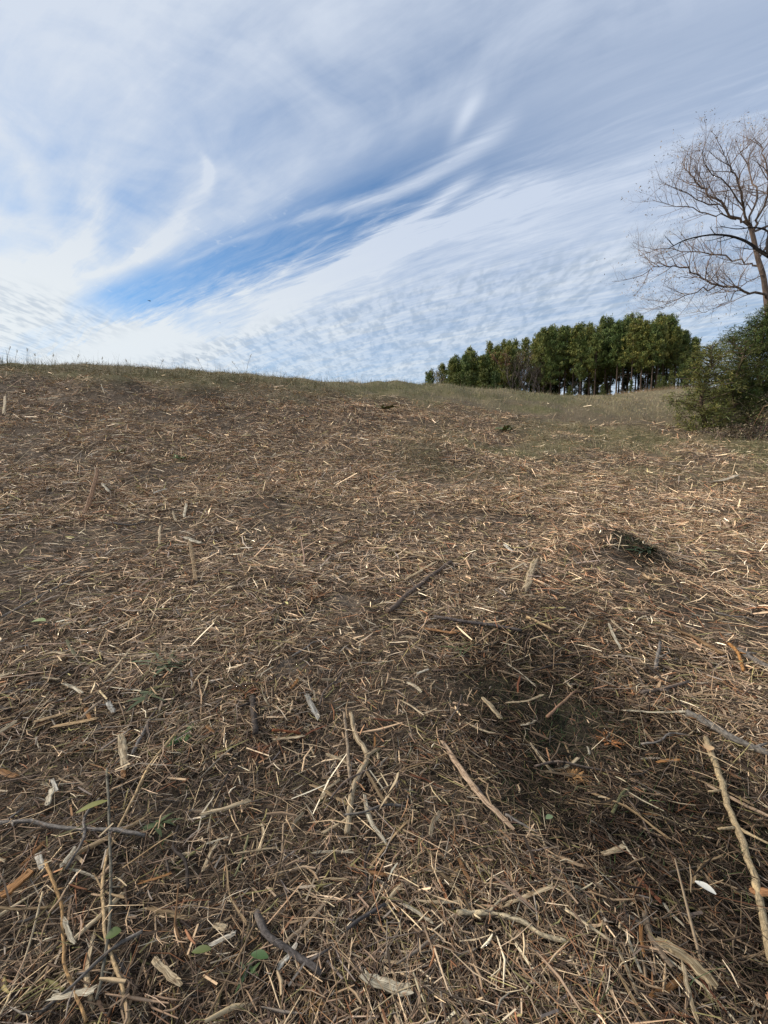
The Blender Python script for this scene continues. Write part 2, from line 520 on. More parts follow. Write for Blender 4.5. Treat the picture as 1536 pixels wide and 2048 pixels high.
def strips(P, th, L, W, lift, slope, bendv, tint, nseg=2, prism=True, flat=.6, roll=None, rng=RNG):
    """Bent fibres lying on the land. P (n,2) centres; th heading; returns V, F, colours."""
    n = len(P); k = nseg + 1
    t = np.linspace(-.5, .5, k)[None, :]
    d = np.stack([np.cos(th), np.sin(th)], 1); nn = np.stack([-d[:, 1], d[:, 0]], 1)
    off = (t * L[:, None])
    curve = (0.25 - t * t) * 4 * (bendv * L)[:, None]
    X = P[:, :1] + d[:, :1] * off + nn[:, :1] * curve
    Y = P[:, 1:] + d[:, 1:] * off + nn[:, 1:] * curve
    Zg = ground_z(X, Y)
    Zs = Zg.mean(1, keepdims=True) * .55 + Zg * .45       # stiff: bridges small hollows
    Z = np.maximum(Zs + lift[:, None] + off * slope[:, None] + np.abs(curve) * .25, Zg - .01)
    rad = (W / 2)[:, None] * np.where(np.abs(t) > .45, .55, 1.0) * rng.uniform(.75, 1.2, (n, k))
    if prism:
        A = [(1, -.4), (-1, -.4), (0.1, .9)]
        vs = []
        for a, c in A:
            vs.append(np.stack([X + nn[:, :1] * rad * a, Y + nn[:, 1:] * rad * a, Z + rad * c * flat], -1))
        V = np.stack(vs, 2).reshape(-1, 3)                 # n,k,3 corners
        idx = (np.arange(n) * k * 3)[:, None, None] + (np.arange(nseg) * 3)[None, :, None]
        s = np.arange(3)[None, None, :]; s2 = (s + 1) % 3
        F = np.stack([idx + s, idx + s2, idx + 3 + s2, idx + 3 + s], -1).reshape(-1, 4)
        C = np.repeat(tint, k * 3, 0)
    else:
        ro = rng.uniform(-.9, .9, n) if roll is None else roll
        cx, sx = np.cos(ro)[:, None], np.sin(ro)[:, None]
        v1 = np.stack([X + nn[:, :1] * rad * cx, Y + nn[:, 1:] * rad * cx, Z + rad * sx], -1)
        v2 = np.stack([X - nn[:, :1] * rad * cx, Y - nn[:, 1:] * rad * cx, Z - rad * sx], -1)
        V = np.stack([v1, v2], 2).reshape(-1, 3)
        idx = (np.arange(n) * k * 2)[:, None] + (np.arange(nseg) * 2)[None, :]
        F = np.stack([idx, idx + 1, idx + 3, idx + 2], -1).reshape(-1, 4)
        C = np.repeat(tint, k * 2, 0)
    return V, F, C

def sample_polar(n, r0, r1, e, half, rng):
    """Points with density ~ r^-e in a sector about the view."""
    a = 2 - e
    r = (rng.random(n) * (r1 ** a - r0 ** a) + r0 ** a) ** (1 / a)
    az = np.radians(rng.uniform(-half, half, n))
    return np.stack([r * np.sin(az), r * np.cos(az)], 1), r

def litter_band(name, n, r0, r1, e, half, nseg, prism, wk, lk, label, seed):
    rng = np.random.default_rng(seed)
    P, r = sample_polar(n, r0, r1, e, half, rng)
    z = ground_z(P[:, 0], P[:, 1])
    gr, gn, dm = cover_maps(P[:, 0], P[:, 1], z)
    px, py = to_px(P[:, 0], P[:, 1], z)
    keep = rng.random(n) > (gr * (.30 + .35 * sstep(r, 6, 12)) + dm * .25) 
    # thin spots where bare silt shows
    bare = sstep(fbm(P[:, 0], P[:, 1], 1.15, 7, 3), .60, .70) * .6
    keep &= rng.random(n) > bare
    for cx_, cy_, w_ in BARE:
        keep &= rng.random(n) > .86 * np.exp(-((P[:, 0] - cx_) ** 2 + (P[:, 1] - cy_) ** 2) / w_ ** 2)
    P, r, z, gr, dm, px, py = (a[keep] for a in (P, r, z, gr, dm, px, py)); n = len(P)
    clump = fbm(P[:, 0], P[:, 1], 1.6, 3, 3)
    th0 = (fbm(P[:, 0], P[:, 1], .8, 5, 2) - .5) * 5.0 + .1     # neighbours lie roughly alike
    th = np.where(rng.random(n) < .16, th0 + rng.normal(0, .5, n), rng.uniform(0, math.pi, n))
    L = lk * (1 + .10 * np.minimum(r, 4.5)) * rng.lognormal(0, .60, n)
    W = wk * (1 + .085 * r) * rng.lognormal(0, .46, n)
    L = np.clip(L, .02, 0.32 + .02 * r); W = np.where(rng.random(n) < .06, W * 2.2, W); W = np.minimum(W, L * .22)
    lift = rng.gamma(1.3, .0115, n) * (1 + .07 * r) + clump * .02
    slope = rng.normal(0, .16, n) + np.where(rng.random(n) < .07 + .22 * sstep(r, 3, 10), rng.uniform(-.9, .9, n), 0)
    bendv = rng.normal(0, .075, n)
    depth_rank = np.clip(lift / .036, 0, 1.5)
    C = np.empty((n, 3))
    # right side more orange-tan, left side greyer; gap shade is painted in: deeper pieces darker, top ones brighter
    u = sstep(P[:, 0] / (P[:, 1] + 1) + (fbm(P[:, 0], P[:, 1], .5, 1, 3) - .5) * .9, -.35, .55)
    C1 = pick_tints(n, rng, (22, 18, 11, 5, 12, 7, 5, 6, 3.5, 5))
    C2 = pick_tints(n, rng, (22, 22, 14, 7, 10, 3, 2, 14, 3.5, 6))
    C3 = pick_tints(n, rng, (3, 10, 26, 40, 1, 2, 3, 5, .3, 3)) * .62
    a = rng.random(n)
    C = np.where((a < u)[:, None], C1, C2)
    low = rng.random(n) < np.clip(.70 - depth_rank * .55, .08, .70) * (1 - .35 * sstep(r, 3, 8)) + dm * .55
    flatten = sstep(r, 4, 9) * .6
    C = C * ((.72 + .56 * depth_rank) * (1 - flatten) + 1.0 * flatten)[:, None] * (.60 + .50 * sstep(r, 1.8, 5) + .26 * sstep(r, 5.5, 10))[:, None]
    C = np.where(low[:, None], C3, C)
    # sun-bleached yellowish straw in the grassy strips
    yb = rng.random(n) < gr * .75
    C = np.where(yb[:, None], np.array([.240, .195, .110]) * rng.lognormal(0, .3, (n, 1)), C)
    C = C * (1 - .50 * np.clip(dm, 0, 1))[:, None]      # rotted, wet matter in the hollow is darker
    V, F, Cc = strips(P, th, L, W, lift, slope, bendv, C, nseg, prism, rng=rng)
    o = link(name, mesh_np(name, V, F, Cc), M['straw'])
    tag(o, label, None, None, 'stuff')
    return o

litter_band('shredded_stem_litter', 78000, .55, 2.9, 1.15, 76, 2, True, .0031, .054,
            'brown shredded stems and splinters covering the ground at the photographer', 21)
litter_band('plant_crumb_litter', 52000, .55, 3.8, 1.2, 72, 1, False, .0068, .026,
            'broken flakes and crumbs of stems between the straws', 31)
litter_band('fine_straw_litter', 34000, .55, 4.2, 1.2, 56, 2, False, .0016, .085,
            'hair thin grass stems lying over the coarser litter', 32)
litter_band('mown_straw_litter', 52000, 2.7, 8.0, 1.2, 58, 2, False, .0034, .060,
            'flat shreds of straw over the middle of the bank', 33)
litter_band('mown_straw_litter', 46000, 2.7, 7.5, 1.4, 56, 2, True, .0034, .072,
            'tan mown straw spread over the middle of the bank', 22)
litter_band('mown_straw_litter', 210000, 6.4, 18, 1.35, 50, 1, False, .0043, .075,
            'tan mown straw spread below the grassy crest', 23)
litter_band('mown_straw_litter', 45000, 15, 60, 1.6, 48, 1, False, .0040, .09,
            'bleached straw on the far rise and along the lane', 24)

# ------------------------------------------------------------------ tubes
class MB:
    """Collects tubes, strips and leaf faces, then links them as one mesh object."""
    def __init__(self): self.v = []; self.f = []; self.c = []; self.u = []
    def add(self, vs, fs, col, uvs=None):
        o = len(self.v); self.v += [tuple(p) for p in vs]
        self.f += [tuple(i + o for i in q) for q in fs]
        self.c += [tuple(col)] * len(vs) if np.ndim(col) == 1 else [tuple(x) for x in col]
        self.u += uvs if uvs is not None else [(0, 0)] * len(vs)
    def tube(self, pts, rads, sides=6, col=(.2, .2, .2), flat=1.0, jit=0.0, rng=random, up=None, caps=True):
        """Irregular tube along pts; flat < 1 squashes it along the second axis."""
        pts = [Vector(p) for p in pts]; n = len(pts); vs = []; uvs = []; cs = []
        nrm = Vector(up) if up is not None else None
        phase = rng.random() * 6.28
        dist = 0.0
        for i, p in enumerate(pts):
            t = (pts[min(i + 1, n - 1)] - pts[max(i - 1, 0)])
            t = t.normalized() if t.length > 1e-9 else Vector((0, 0, 1))
            if nrm is None: nrm = t.orthogonal().normalized()
            a = (nrm - t * nrm.dot(t))
            a = a.normalized() if a.length > 1e-6 else t.orthogonal().normalized()
            bb = t.cross(a)
            if up is None: nrm = a
            if i: dist += (p - pts[i - 1]).length
            for s in range(sides):
                g = 2 * math.pi * s / sides + (phase if up is None else 0)
                r = rads[i] * (1 + jit * (rng.random() - .5) * 2)
                vs.append(p + bb * (math.cos(g) * r) + a * (math.sin(g) * r * flat))
                uvs.append((dist, s / sides))
                k = 1 + jit * (rng.random() - .5) * .8
                cs.append((col[0] * k, col[1] * k, col[2] * k))
        fs = [(i * sides + s, i * sides + (s + 1) % sides, (i + 1) * sides + (s + 1) % sides, (i + 1) * sides + s)
              for i in range(n - 1) for s in range(sides)]
        if caps:
            fs.append(tuple(reversed(range(sides)))); fs.append(tuple(range((n - 1) * sides, n * sides)))
        self.add(vs, fs, cs, uvs)
    def build(self, name, mat, parent=None, smooth=False, loc=None):
        me = bpy.data.meshes.new(name)
        me.from_pydata(self.v, [], self.f)
        a = me.color_attributes.new('tint', 'FLOAT_COLOR', 'POINT')
        c = np.ones((len(self.v), 4), np.float32); c[:, :3] = np.array(self.c)
        a.data.foreach_set('color', c.ravel())
        uvl = me.uv_layers.new(name='along')
        li = np.empty(len(me.loops), np.int32); me.loops.foreach_get('vertex_index', li)
        uvl.data.foreach_set('uv', np.array(self.u, np.float32)[li].ravel())
        o = link(name, me, mat, parent, smooth)
        if loc is not None:
            me.transform(Matrix.Translation(-Vector(loc))); o.location = loc
        return o

def path3(pts, seg):
    """Catmull-Rom through points, seg pieces per span."""
    P = [np.array(p, float) for p in pts]
    if len(P) == 2: return [P[0] + (P[1] - P[0]) * k / (seg) for k in range(seg + 1)]
    Q = [2 * P[0] - P[1]] + P + [2 * P[-1] - P[-2]]; o = []
    for i in range(1, len(Q) - 2):
        for k in range(seg):
            t = k / seg
            o.append(.5 * ((2 * Q[i]) + (-Q[i - 1] + Q[i + 1]) * t + (2 * Q[i - 1] - 5 * Q[i] + 4 * Q[i + 1] - Q[i + 2]) * t * t
                           + (-Q[i - 1] + 3 * Q[i] - 3 * Q[i + 1] + Q[i + 2]) * t ** 3))
    o.append(P[-1]); return o

# ------------------------------------------------------------------ wood and bark materials (grain runs along each piece)
def n_uv(name='along'):
    n = N.tree.nodes.new('ShaderNodeUVMap'); n.uv_map = name
    return N(n.outputs[0])
m, b = new_mat('split_wood', 0.7, 0.25)
c, _ = n_attr('tint'); uv = n_uv()
gr1 = tex_noise(n_scale(uv, 14, 22, 1), 1.0, 4.0, .6, .3)
gr2 = tex_noise(n_scale(n_obj(), 1, 1, 1), 55.0, 4.0, .65)
wd = mixc(step(gr1, .38, .64), (0.42, 0.37, 0.31), (1.22, 1.22, 1.20))
wd = mixc(1.0, wd, mixc(step(gr2, .30, .48), (0.50, 0.42, 0.36), (1.0, 1.0, 1.0)), 'MULTIPLY')
base(b, mixc(1.0, c, wd, 'MULTIPLY'))
n_bump(b, gr1, .6, .003)
M['wood'] = m
m, b = new_mat('stick_bark', 0.85, 0.15)
c, _ = n_attr('tint'); uv = n_uv()
gr1 = tex_noise(n_scale(uv, 60, 9, 1), 1.0, 5.0, .65, .5)
gr2 = tex_noise(n_obj(), 24.0, 4.0, .65)
wd = mixc(step(gr1, .35, .65), (0.55, 0.54, 0.53), (1.30, 1.30, 1.30))
wd = mixc(step(gr2, .56, .66) * .7, wd, (1.9, 1.8, 1.6))
base(b, mixc(1.0, c, wd, 'MULTIPLY'))
n_bump(b, gr1, .8, .004)
M['bark'] = m
m, b = new_mat('leaf_skin', 0.55, 0.3)
c, _ = n_attr('tint'); v_ = tex_noise(n_obj(), 90.0, 3.0, .6)
base(b, mixc(1.0, c, mixc(v_, (.75, .75, .75), (1.2, 1.2, 1.2)), 'MULTIPLY'))
M['leaf'] = m

PALE, CREAM, TAN, PINK = (.50, .40, .26), (.54, .48, .36), (.36, .255, .14), (.46, .33, .22)
ORANGE, RUST, GREYT, DARK, GREY = (.34, .17, .06), (.20, .075, .035), (.26, .20, .14), (.060, .048, .040), (.17, .15, .13)
OLIVE, WHITE = (.15, .145, .075), (.56, .52, .44)

def lay(path_px, lift=.012, lifts=None, spans=4):
    """Pixel places -> a path resting on the litter."""
    P = []
    for k, (a, b_) in enumerate(path_px):
        h = hit(a, b_, .038 if b_ > 1100 else .05)
        P.append(h + np.array((0, 0, lift if lifts is None else lifts[k])))
    return path3(P, spans), P

def splinter_mesh(pts, w, flat, col, rng, ragged=.25):
    mb = MB(); n = len(pts); d0 = rng.random() * 6
    rads = []
    for i in range(n):
        t = i / (n - 1); e = min(t, 1 - t)
        k = 1 - .34 * max(0, 1 - e / .14) * (.3 + .7 * rng.random())
        rads.append(w / 2 * k * (1 + ragged * (rng.random() - .5)))
    L = sum(np.linalg.norm(pts[i + 1] - pts[i]) for i in range(n - 1))
    q = [p + np.array((rng.uniform(-1, 1), rng.uniform(-1, 1), rng.uniform(-.3, .5))) * w * .10 for p in pts]
    roll = rng.uniform(-.5, .5)
    mb.tube(q, rads, 6, col, flat, .05, rng, up=(math.sin(roll) * .6, math.cos(roll) * .1, 1))
    # each long edge keeps its own depth and tone, and the ends tear off unevenly
    side_r = [rng.uniform(.62, 1.15) for _ in range(6)]; side_c = [rng.uniform(.62, 1.18) for _ in range(6)]
    pull0 = [rng.uniform(-.2, 1.0) for _ in range(6)]; pull1 = [rng.uniform(-.2, 1.0) for _ in range(6)]
    reach = min(.34 * L, 3.2 * w)
    for i in range(n):
        for s in range(6):
            k = i * 6 + s; c0 = Vector(q[i]); p = Vector(mb.v[k]); p = c0 + (p - c0) * side_r[s]
            if i == 0: p -= (Vector(q[0]) - Vector(q[1])).normalized() * pull0[s] * reach * -.5
            if i == n - 1: p -= (Vector(q[-1]) - Vector(q[-2])).normalized() * pull1[s] * reach * -.5
            mb.v[k] = tuple(p); mb.c[k] = tuple(x_ * side_c[s] for x_ in mb.c[k])
    # a fibre or two torn loose at the ends
    for _ in range(4 if w > .008 else 2):
        end = rng.choice((0, n - 1)); s = 1 if end == 0 else -1
        a = q[end + s]; dv = q[end] - q[end + s]; ln = np.linalg.norm(dv) + 1e-6
        side = np.cross(dv / ln, (0, 0, 1)) * w * rng.uniform(-.45, .45)
        e1 = a + side + dv * rng.uniform(1.1, 1.7) + np.array((0, 0, abs(rng.gauss(0, .004))))
        mb.tube([a + side * .6, (a + side * .8 + e1) / 2, e1], [w * .12, w * .10, w * .03], 3, col, .7, .1, rng, up=(0, 0, 1))
    return mb

def stick_mesh(pts, w, col, rng, taper=.75, knots=True, prongs=()):
    mb = MB(); n = len(pts)
    rads = [w / 2 * (1 - (1 - taper) * i / (n - 1)) * (1 + .18 * (rng.random() - .5)) for i in range(n)]
    q = [p + np.array((rng.uniform(-1, 1), rng.uniform(-1, 1), rng.uniform(-.5, .5))) * w * .12 for p in pts]
    mb.tube(q, rads, 7, col, .9, .10, rng)
    side_c = [rng.uniform(.70, 1.25) for _ in range(7)]
    for k in range(len(mb.v)): mb.c[k] = tuple(x_ * side_c[k % 7] for x_ in mb.c[k])
    if knots and n > 4:
        for _ in range(max(1, n // 7)):
            i = rng.randrange(1, n - 1); d = q[i + 1] - q[i]; d = d / (np.linalg.norm(d) + 1e-9)
            s = np.cross(d, (0, 0, 1)) * rng.choice((-1, 1)) + d * .9 + np.array((0, 0, .35))
            ln = w * rng.uniform(1.2, 2.6)
            mb.tube([q[i], q[i] + s * ln * .5, q[i] + s * ln], [rads[i] * .55, rads[i] * .4, rads[i] * .28], 5, col, 1, .1, rng)
    for pr, pw in prongs:
        mb.tube(pr, [pw / 2 * (1 - .4 * i / (len(pr) - 1)) for i in range(len(pr))], 6, col, .9, .12, rng)
    return mb

def px_width(wpx, P):
    c = P[len(P) // 2]; depth = c[1] * math.cos(PITCH) - (c[2] - EYE) * math.sin(PITCH)
    return .90 * wpx * depth / FPX

# kind, path in the photograph, width there, colour, label
PIECES = [
 ('splinter', [(0, 1023), (17, 1018)], 10, WHITE, 'white weathered bark flake lying at the left edge of the bank'),
 ('splinter', [(195, 950), (186, 985), (172, 1028)], 11, (.24, .135, .07), 'rust brown rotten stick propped upright in the straw'),
 ('splinter', [(206, 972), (217, 986)], 7, CREAM, 'curled cream chip beside the rust brown rotten stick'),
 ('splinter', [(305, 997), (360, 1001), (400, 998), (456, 1001)], 6, PALE, 'long level pale splinter to the right of the rust stick'),
 ('splinter', [(310, 989), (331, 982)], 7, WHITE, 'short white chip just above the long level pale splinter'),
 ('splinter', [(240, 1013), (290, 1035)], 5, PALE, 'thin pale splinter slanting below the rust brown stick'),
 ('splinter', [(373, 1013), (369, 1035)], 7, CREAM, 'upright cream chip under the long level pale splinter'),
 ('splinter', [(347, 1026), (351, 1043)], 6, PALE, 'small blunt pale chip left of the upright cream chip'),
 ('splinter', [(625, 1003), (665, 1011), (702, 1022)], 8, TAN, 'tan splinter in a loose straw heap near the middle of the bank'),
 ('splinter', [(378, 1082), (384, 1115), (389, 1160)], 10, TAN, 'brown barked stake pointing towards the photographer'),
 ('splinter', [(374, 1080), (400, 1090)], 17, CREAM, 'flared cream chip at the top of the brown barked stake'),
 ('splinter', [(320, 1056), (319, 1090)], 7, PALE, 'pale upright splinter left of the brown barked stake'),
 ('stick', [(222, 1049), (262, 1053), (290, 1046)], 5, GREY, 'grey sagging twig near the left, below the rust stick'),
 ('stick', [(312, 1055), (270, 1072), (232, 1091)], 4, GREYT, 'thin straight twig slanting down from the grey sagging twig'),
 ('splinter', [(424, 1094), (434, 1099), (444, 1112)], 7, GREYT, 'hooked grey peel of wood right of the brown barked stake'),
 ('stick', [(5, 1238), (70, 1203), (105, 1183), (143, 1164)], 5, GREY, 'long thin grey twig running up from the left edge'),
 ('splinter', [(596, 1276), (572, 1288), (549, 1303)], 7, PALE, 'pale splinter beside the bare silt patch'),
 ('splinter', [(543, 1341), (514, 1359)], 6, CREAM, 'narrow cream splinter on the bare silt patch'),
 ('splinter', [(500, 1323), (486, 1350)], 5, GREYT, 'steep grey splinter left of the narrow cream splinter'),
 ('splinter', [(613, 1397), (624, 1418), (636, 1441)], 13, WHITE, 'bright white wood shard, broad and pointed, above the forked stick'),
 ('splinter', [(258, 1307), (236, 1335), (211, 1363)], 8, PALE, 'straight pale splinter above the green grass blades'),
 ('splinter', [(134, 1287), (141, 1300), (151, 1317)], 8, OLIVE, 'greenish pale chip left of the green grass blades'),
 ('splinter', [(0, 1358), (27, 1352)], 20, PALE, 'thick pale block of wood cut off by the left edge'),
 ('splinter', [(88, 1362), (118, 1365)], 9, PALE, 'level pale chip in the row near the left edge'),
 ('splinter', [(130, 1375), (147, 1381), (164, 1391)], 10, CREAM, 'cream chip ending the row that starts at the left edge'),
 ('splinter', [(75, 1450), (112, 1438), (151, 1425)], 10, TAN, 'long tan splinter lying across the chips near the left edge'),
 ('splinter', [(115, 1459), (150, 1452), (187, 1445)], 15, (.48, .33, .17), 'sawn orange tan chunk with flat sides near the left edge'),
 ('splinter', [(165, 1441), (182, 1425), (201, 1409)], 12, GREYT, 'split grey chip leaning on the sawn orange tan chunk'),
 ('splinter', [(216, 1413), (226, 1430)], 12, WHITE, 'stubby white chip right of the split grey chip'),
 ('stick', [(-8, 1422), (20, 1427)], 12, DARK, 'black stick end poking in at the left edge'),
 ('splinter', [(-5, 1448), (30, 1440)], 9, TAN, 'tan chip below the black stick end at the left edge'),
 ('splinter', [(172, 1425), (179, 1444)], 9, ORANGE, 'little orange chip between the pale chips near the left edge'),
 ('splinter', [(552, 1486), (580, 1482), (603, 1480)], 10, PALE, 'pale tapering splinter left of the forked stick'),
 ('splinter', [(414, 1459), (428, 1472)], 11, ORANGE, 'rusty orange chip right of the green grass blades'),
 ('stick', [(506, 1402), (508, 1440), (511, 1475)], 17, DARK, 'dark stub of bark standing by the rusty shredded wood'),
 ('stick', [(545, 1467), (575, 1470), (602, 1474)], 7, RUST, 'reddish twig just above the pale tapering splinter'),
 ('splinter', [(245, 1494), (248, 1518), (249, 1541)], 18, PALE, 'upright pale slab with a square foot beneath the grass blades'),
 ('stick', [(298, 1453), (282, 1482), (264, 1516)], 9, GREY, 'grey twig leaning beside the upright pale slab'),
 ('splinter', [(106, 1569), (114, 1589)], 8, WHITE, 'small white peg of wood above the cream shard'),
 ('splinter', [(104, 1589), (98, 1617)], 14, CREAM, 'cream shard hanging below the small white peg'),
 ('splinter', [(-4, 1548), (30, 1561)], 17, ORANGE, 'orange rotten chunk cut by the left edge above the grey branch'),
 ('stick', [(-10, 1656), (60, 1652), (130, 1667), (215, 1668), (292, 1679)], 11, GREY, 'long grey branch running in level from the left edge'),
 ('stick', [(352, 1473), (300, 1540), (270, 1600), (226, 1690), (207, 1765), (208, 1840), (216, 1900), (240, 1970), (260, 2060)], 8, TAN, 'longest tan cane arching down to the bottom edge'),
 ('stick', [(214, 1545), (218, 1640), (222, 1760), (221, 1850), (206, 1955), (194, 2012)], 8, (.16, .145, .11), 'straight olive grey stem crossing the longest tan cane'),
 ('stick', [(92, 1733), (110, 1780), (123, 1820), (128, 1900), (131, 1945), (150, 1995), (174, 2056)], 8, (.42, .26, .12), 'jointed orange tan cane at the bottom left'),
 ('stick', [(86, 1795), (60, 1900), (22, 2000), (0, 2045)], 5, PALE, 'thin pale stem left of the jointed orange tan cane'),
 ('splinter', [(8, 1803), (32, 1783), (58, 1757)], 26, ORANGE, 'broad orange slab of rotten wood at the left edge'),
 ('splinter', [(129, 1848), (136, 1868), (147, 1893)], 11, CREAM, 'frayed cream strip beside the jointed orange tan cane'),
 ('splinter', [(76, 1720), (85, 1744)], 13, WHITE, 'blunt white lump at the tip of the jointed cane'),
 ('splinter', [(124, 1741), (149, 1709)], 11, CREAM, 'lens shaped cream chip above the jointed orange tan cane'),
 ('splinter', [(199, 1766), (219, 1744)], 10, PINK, 'pinkish chip tucked against the longest tan cane'),
 ('splinter', [(310, 1934), (331, 1952), (357, 1978)], 20, PALE, 'pale chunk with dark bark on top, bottom left of centre'),
 ('splinter', [(419, 1902), (442, 1889), (467, 1879)], 13, WHITE, 'white oval wood chip near the bottom, left of the dark branch'),
 ('splinter', [(429, 1864), (451, 1869)], 15, PALE, 'crumbly pale lump above the white oval chip'),
 ('splinter', [(107, 2005), (148, 1998), (187, 1993)], 18, CREAM, 'broad level cream chip at the bottom left'),
 ('stick', [(514, 1838), (538, 1884), (590, 1920), (642, 1957)], 17, (.11, .095, .085), 'dark bent branch near the bottom, left of centre'),
 ('splinter', [(592, 1903), (577, 1925), (559, 1947)], 14, WHITE, 'white chip wedged under the dark bent branch'),
 ('splinter', [(652, 1813), (612, 1860), (560, 1906)], 12, GREYT, 'ragged tan strip rising beside the dark bent branch'),
 ('stick', [(770, 1820), (730, 1842), (694, 1869)], 10, (.10, .09, .085), 'short charcoal twig above the speckled chip'),
 ('speckled', [(729, 1962), (770, 1977), (813, 1994)], 27, CREAM, 'cream chip covered in dark specks at the bottom centre'),
 ('splinter', [(416, 1696), (454, 1684)], 5, CREAM, 'thin cream splinter below the green blades, left of the fork'),
 ('stick', [(572, 1690), (546, 1790), (522, 1832), (490, 1900), (440, 2000), (412, 2055)], 6, (.20, .14, .085), 'slender brown cane running down to the bottom left of centre'),
 ('stick', [(497, 1678), (487, 1720), (470, 1762)], 5, OLIVE, 'yellowish straw leaning left of the slender brown cane'),
 ('splinter', [(300, 1828), (335, 1835), (371, 1846)], 12, TAN, 'flat shredded tan strip right of the longest tan cane'),
 ('splinter', [(629, 1581), (660, 1596), (696, 1617)], 10, TAN, 'tan chip touching the foot of the forked stick'),
 ('fork', None, 0, PALE, 'pale forked stick shaped like a wishbone in the middle foreground'),
 ('stick', [(689, 1433), (695, 1500), (701, 1578)], 9, GREYT, 'straight grey stick alongside the pale forked stick'),
 ('splinter', [(730, 1604), (742, 1650), (768, 1688)], 11, CREAM, 'curved cream strip right of the foot of the fork'),
 ('splinter', [(734, 1554), (752, 1583), (769, 1612)], 9, TAN, 'tan splinter inside the crook of the forked stick'),
 ('splinter', [(888, 1495), (930, 1560), (965, 1605), (1012, 1652)], 14, PINK, 'long pinkish split stick with bark on one side, right of the fork'),
 ('stick', [(1010, 1637), (1075, 1676)], 7, GREY, 'thin grey stick at the lower end of the pinkish split stick'),
 ('stick', [(1225, 1636), (1240, 1600), (1258, 1584)], 7, (.13, .125, .06), 'hooked olive twig in the dark damp patch'),
 ('splinter', [(1209, 1716), (1246, 1700)], 13, PALE, 'pale square ended chip below the dark damp patch'),
 ('splinter', [(1014, 1819), (1060, 1799), (1101, 1784)], 12, PALE, 'broad pale splinter with a split end, bottom right of centre'),
 ('stick', [(913, 1835), (975, 1838), (1040, 1852), (1085, 1881), (1132, 1894)], 13, (.46, .38, .25), 'pale barkless branch bending down across the lower foreground'),
 ('splinter', [(807, 1819), (833, 1834), (858, 1852)], 11, CREAM, 'cream sliver left of the pale barkless branch'),
 ('splinter', [(858, 1744), (900, 1770), (925, 1802), (942, 1833)], 11, TAN, 'frayed tan strip curling into the barkless branch'),
 ('stick', [(1130, 1829), (1175, 1861), (1222, 1893)], 8, PALE, 'thin pale stick right of the barkless branch'),
 ('splinter', [(1273, 1764), (1295, 1787), (1318, 1811)], 11, RUST, 'rust red splinter left of the white leaf'),
 ('splinter', [(1288, 1838), (1300, 1885), (1334, 1933)], 12, GREYT, 'bent grey tan strip above the largest pale plank'),
 ('splinter', [(1324, 1895), (1370, 1930), (1427, 1981)], 32, (.42, .33, .20), 'largest pale plank with bark on its upper edge, bottom right'),
 ('splinter', [(1254, 1884), (1264, 1915), (1277, 1948)], 9, CREAM, 'cream sliver left of the largest pale plank'),
 ('splinter', [(1239, 1918), (1257, 1960), (1273, 1998)], 9, PALE, 'pale sliver lying parallel below the cream sliver'),
 ('splinter', [(1364, 1938), (1374, 1990), (1392, 2050)], 11, PALE, 'pale splinter running off the bottom under the largest plank'),
 ('stick', [(1412, 1485), (1438, 1560), (1455, 1620), (1480, 1680), (1500, 1740), (1516, 1800), (1540, 1930)], 17, (.38, .29, .17), 'thick pale branch with peeling bark down the right edge'),
 ('splinter', [(1390, 1565), (1440, 1584), (1492, 1611)], 10, TAN, 'tan splinter crossing the thick pale branch'),
 ('splinter', [(1420, 1581), (1480, 1614), (1545, 1645)], 11, PINK, 'pinkish splinter just under the tan one on the thick branch'),
 ('splinter', [(1503, 1793), (1550, 1796)], 24, (.36, .18, .08), 'orange square block against the right edge'),
 ('stick', [(1373, 1431), (1410, 1450), (1470, 1485), (1545, 1519)], 19, (.20, .18, .155), 'stout grey branch leaving by the right edge'),
 ('stick', [(1280, 1391), (1325, 1384), (1377, 1369)], 10, (.16, .125, .10), 'grey brown stick above the white level splinter'),
 ('splinter', [(1254, 1427), (1310, 1431), (1366, 1430)], 10, CREAM, 'white level splinter left of the stout grey branch'),
 ('stick', [(1094, 1441), (1120, 1415), (1152, 1387)], 7, (.27, .16, .10), 'reddish twig on the dark damp patch'),
 ('splinter', [(1018, 1411), (1055, 1408), (1082, 1397)], 8, PALE, 'pale hooked splinter at the edge of the dark damp patch'),
 ('splinter', [(967, 1404), (982, 1420), (1001, 1441)], 15, (.44, .35, .22), 'frayed pale wedge left of the dark damp patch'),
 ('splinter', [(1016, 1334), (1045, 1355), (1068, 1376)], 5, CREAM, 'thin straight cream splinter above the pale hooked one'),
 ('splinter', [(1345, 1261), (1400, 1286), (1442, 1312)], 22, (.28, .17, .08), 'rotted orange brown slab lying to the right of the mound'),
 ('stick', [(1459, 1293), (1478, 1315), (1486, 1347)], 9, ORANGE, 'curved orange twig below the rotted slab'),
 ('stick', [(1478, 1306), (1510, 1325), (1545, 1343)], 14, GREY, 'grey stick end at the right edge by the curved orange twig'),
 ('splinter', [(1218, 1254), (1226, 1275), (1237, 1297)], 9, CREAM, 'left one of two crossed cream splinters below the mound'),
 ('splinter', [(1225, 1249), (1240, 1262), (1258, 1277)], 8, PALE, 'right one of two crossed cream splinters below the mound'),
 ('stick', [(1311, 1342), (1316, 1315), (1321, 1289)], 9, GREY, 'grey upright peg left of the rotted slab'),
 ('splinter', [(1054, 1178), (1062, 1150), (1071, 1124)], 16, PALE, 'ragged pale chunk with a knobbly top left of the mound'),
 ('stick', [(778, 1227), (830, 1181), (870, 1150), (902, 1127)], 11, (.12, .09, .07), 'dark brown stick in the middle of the bank'),
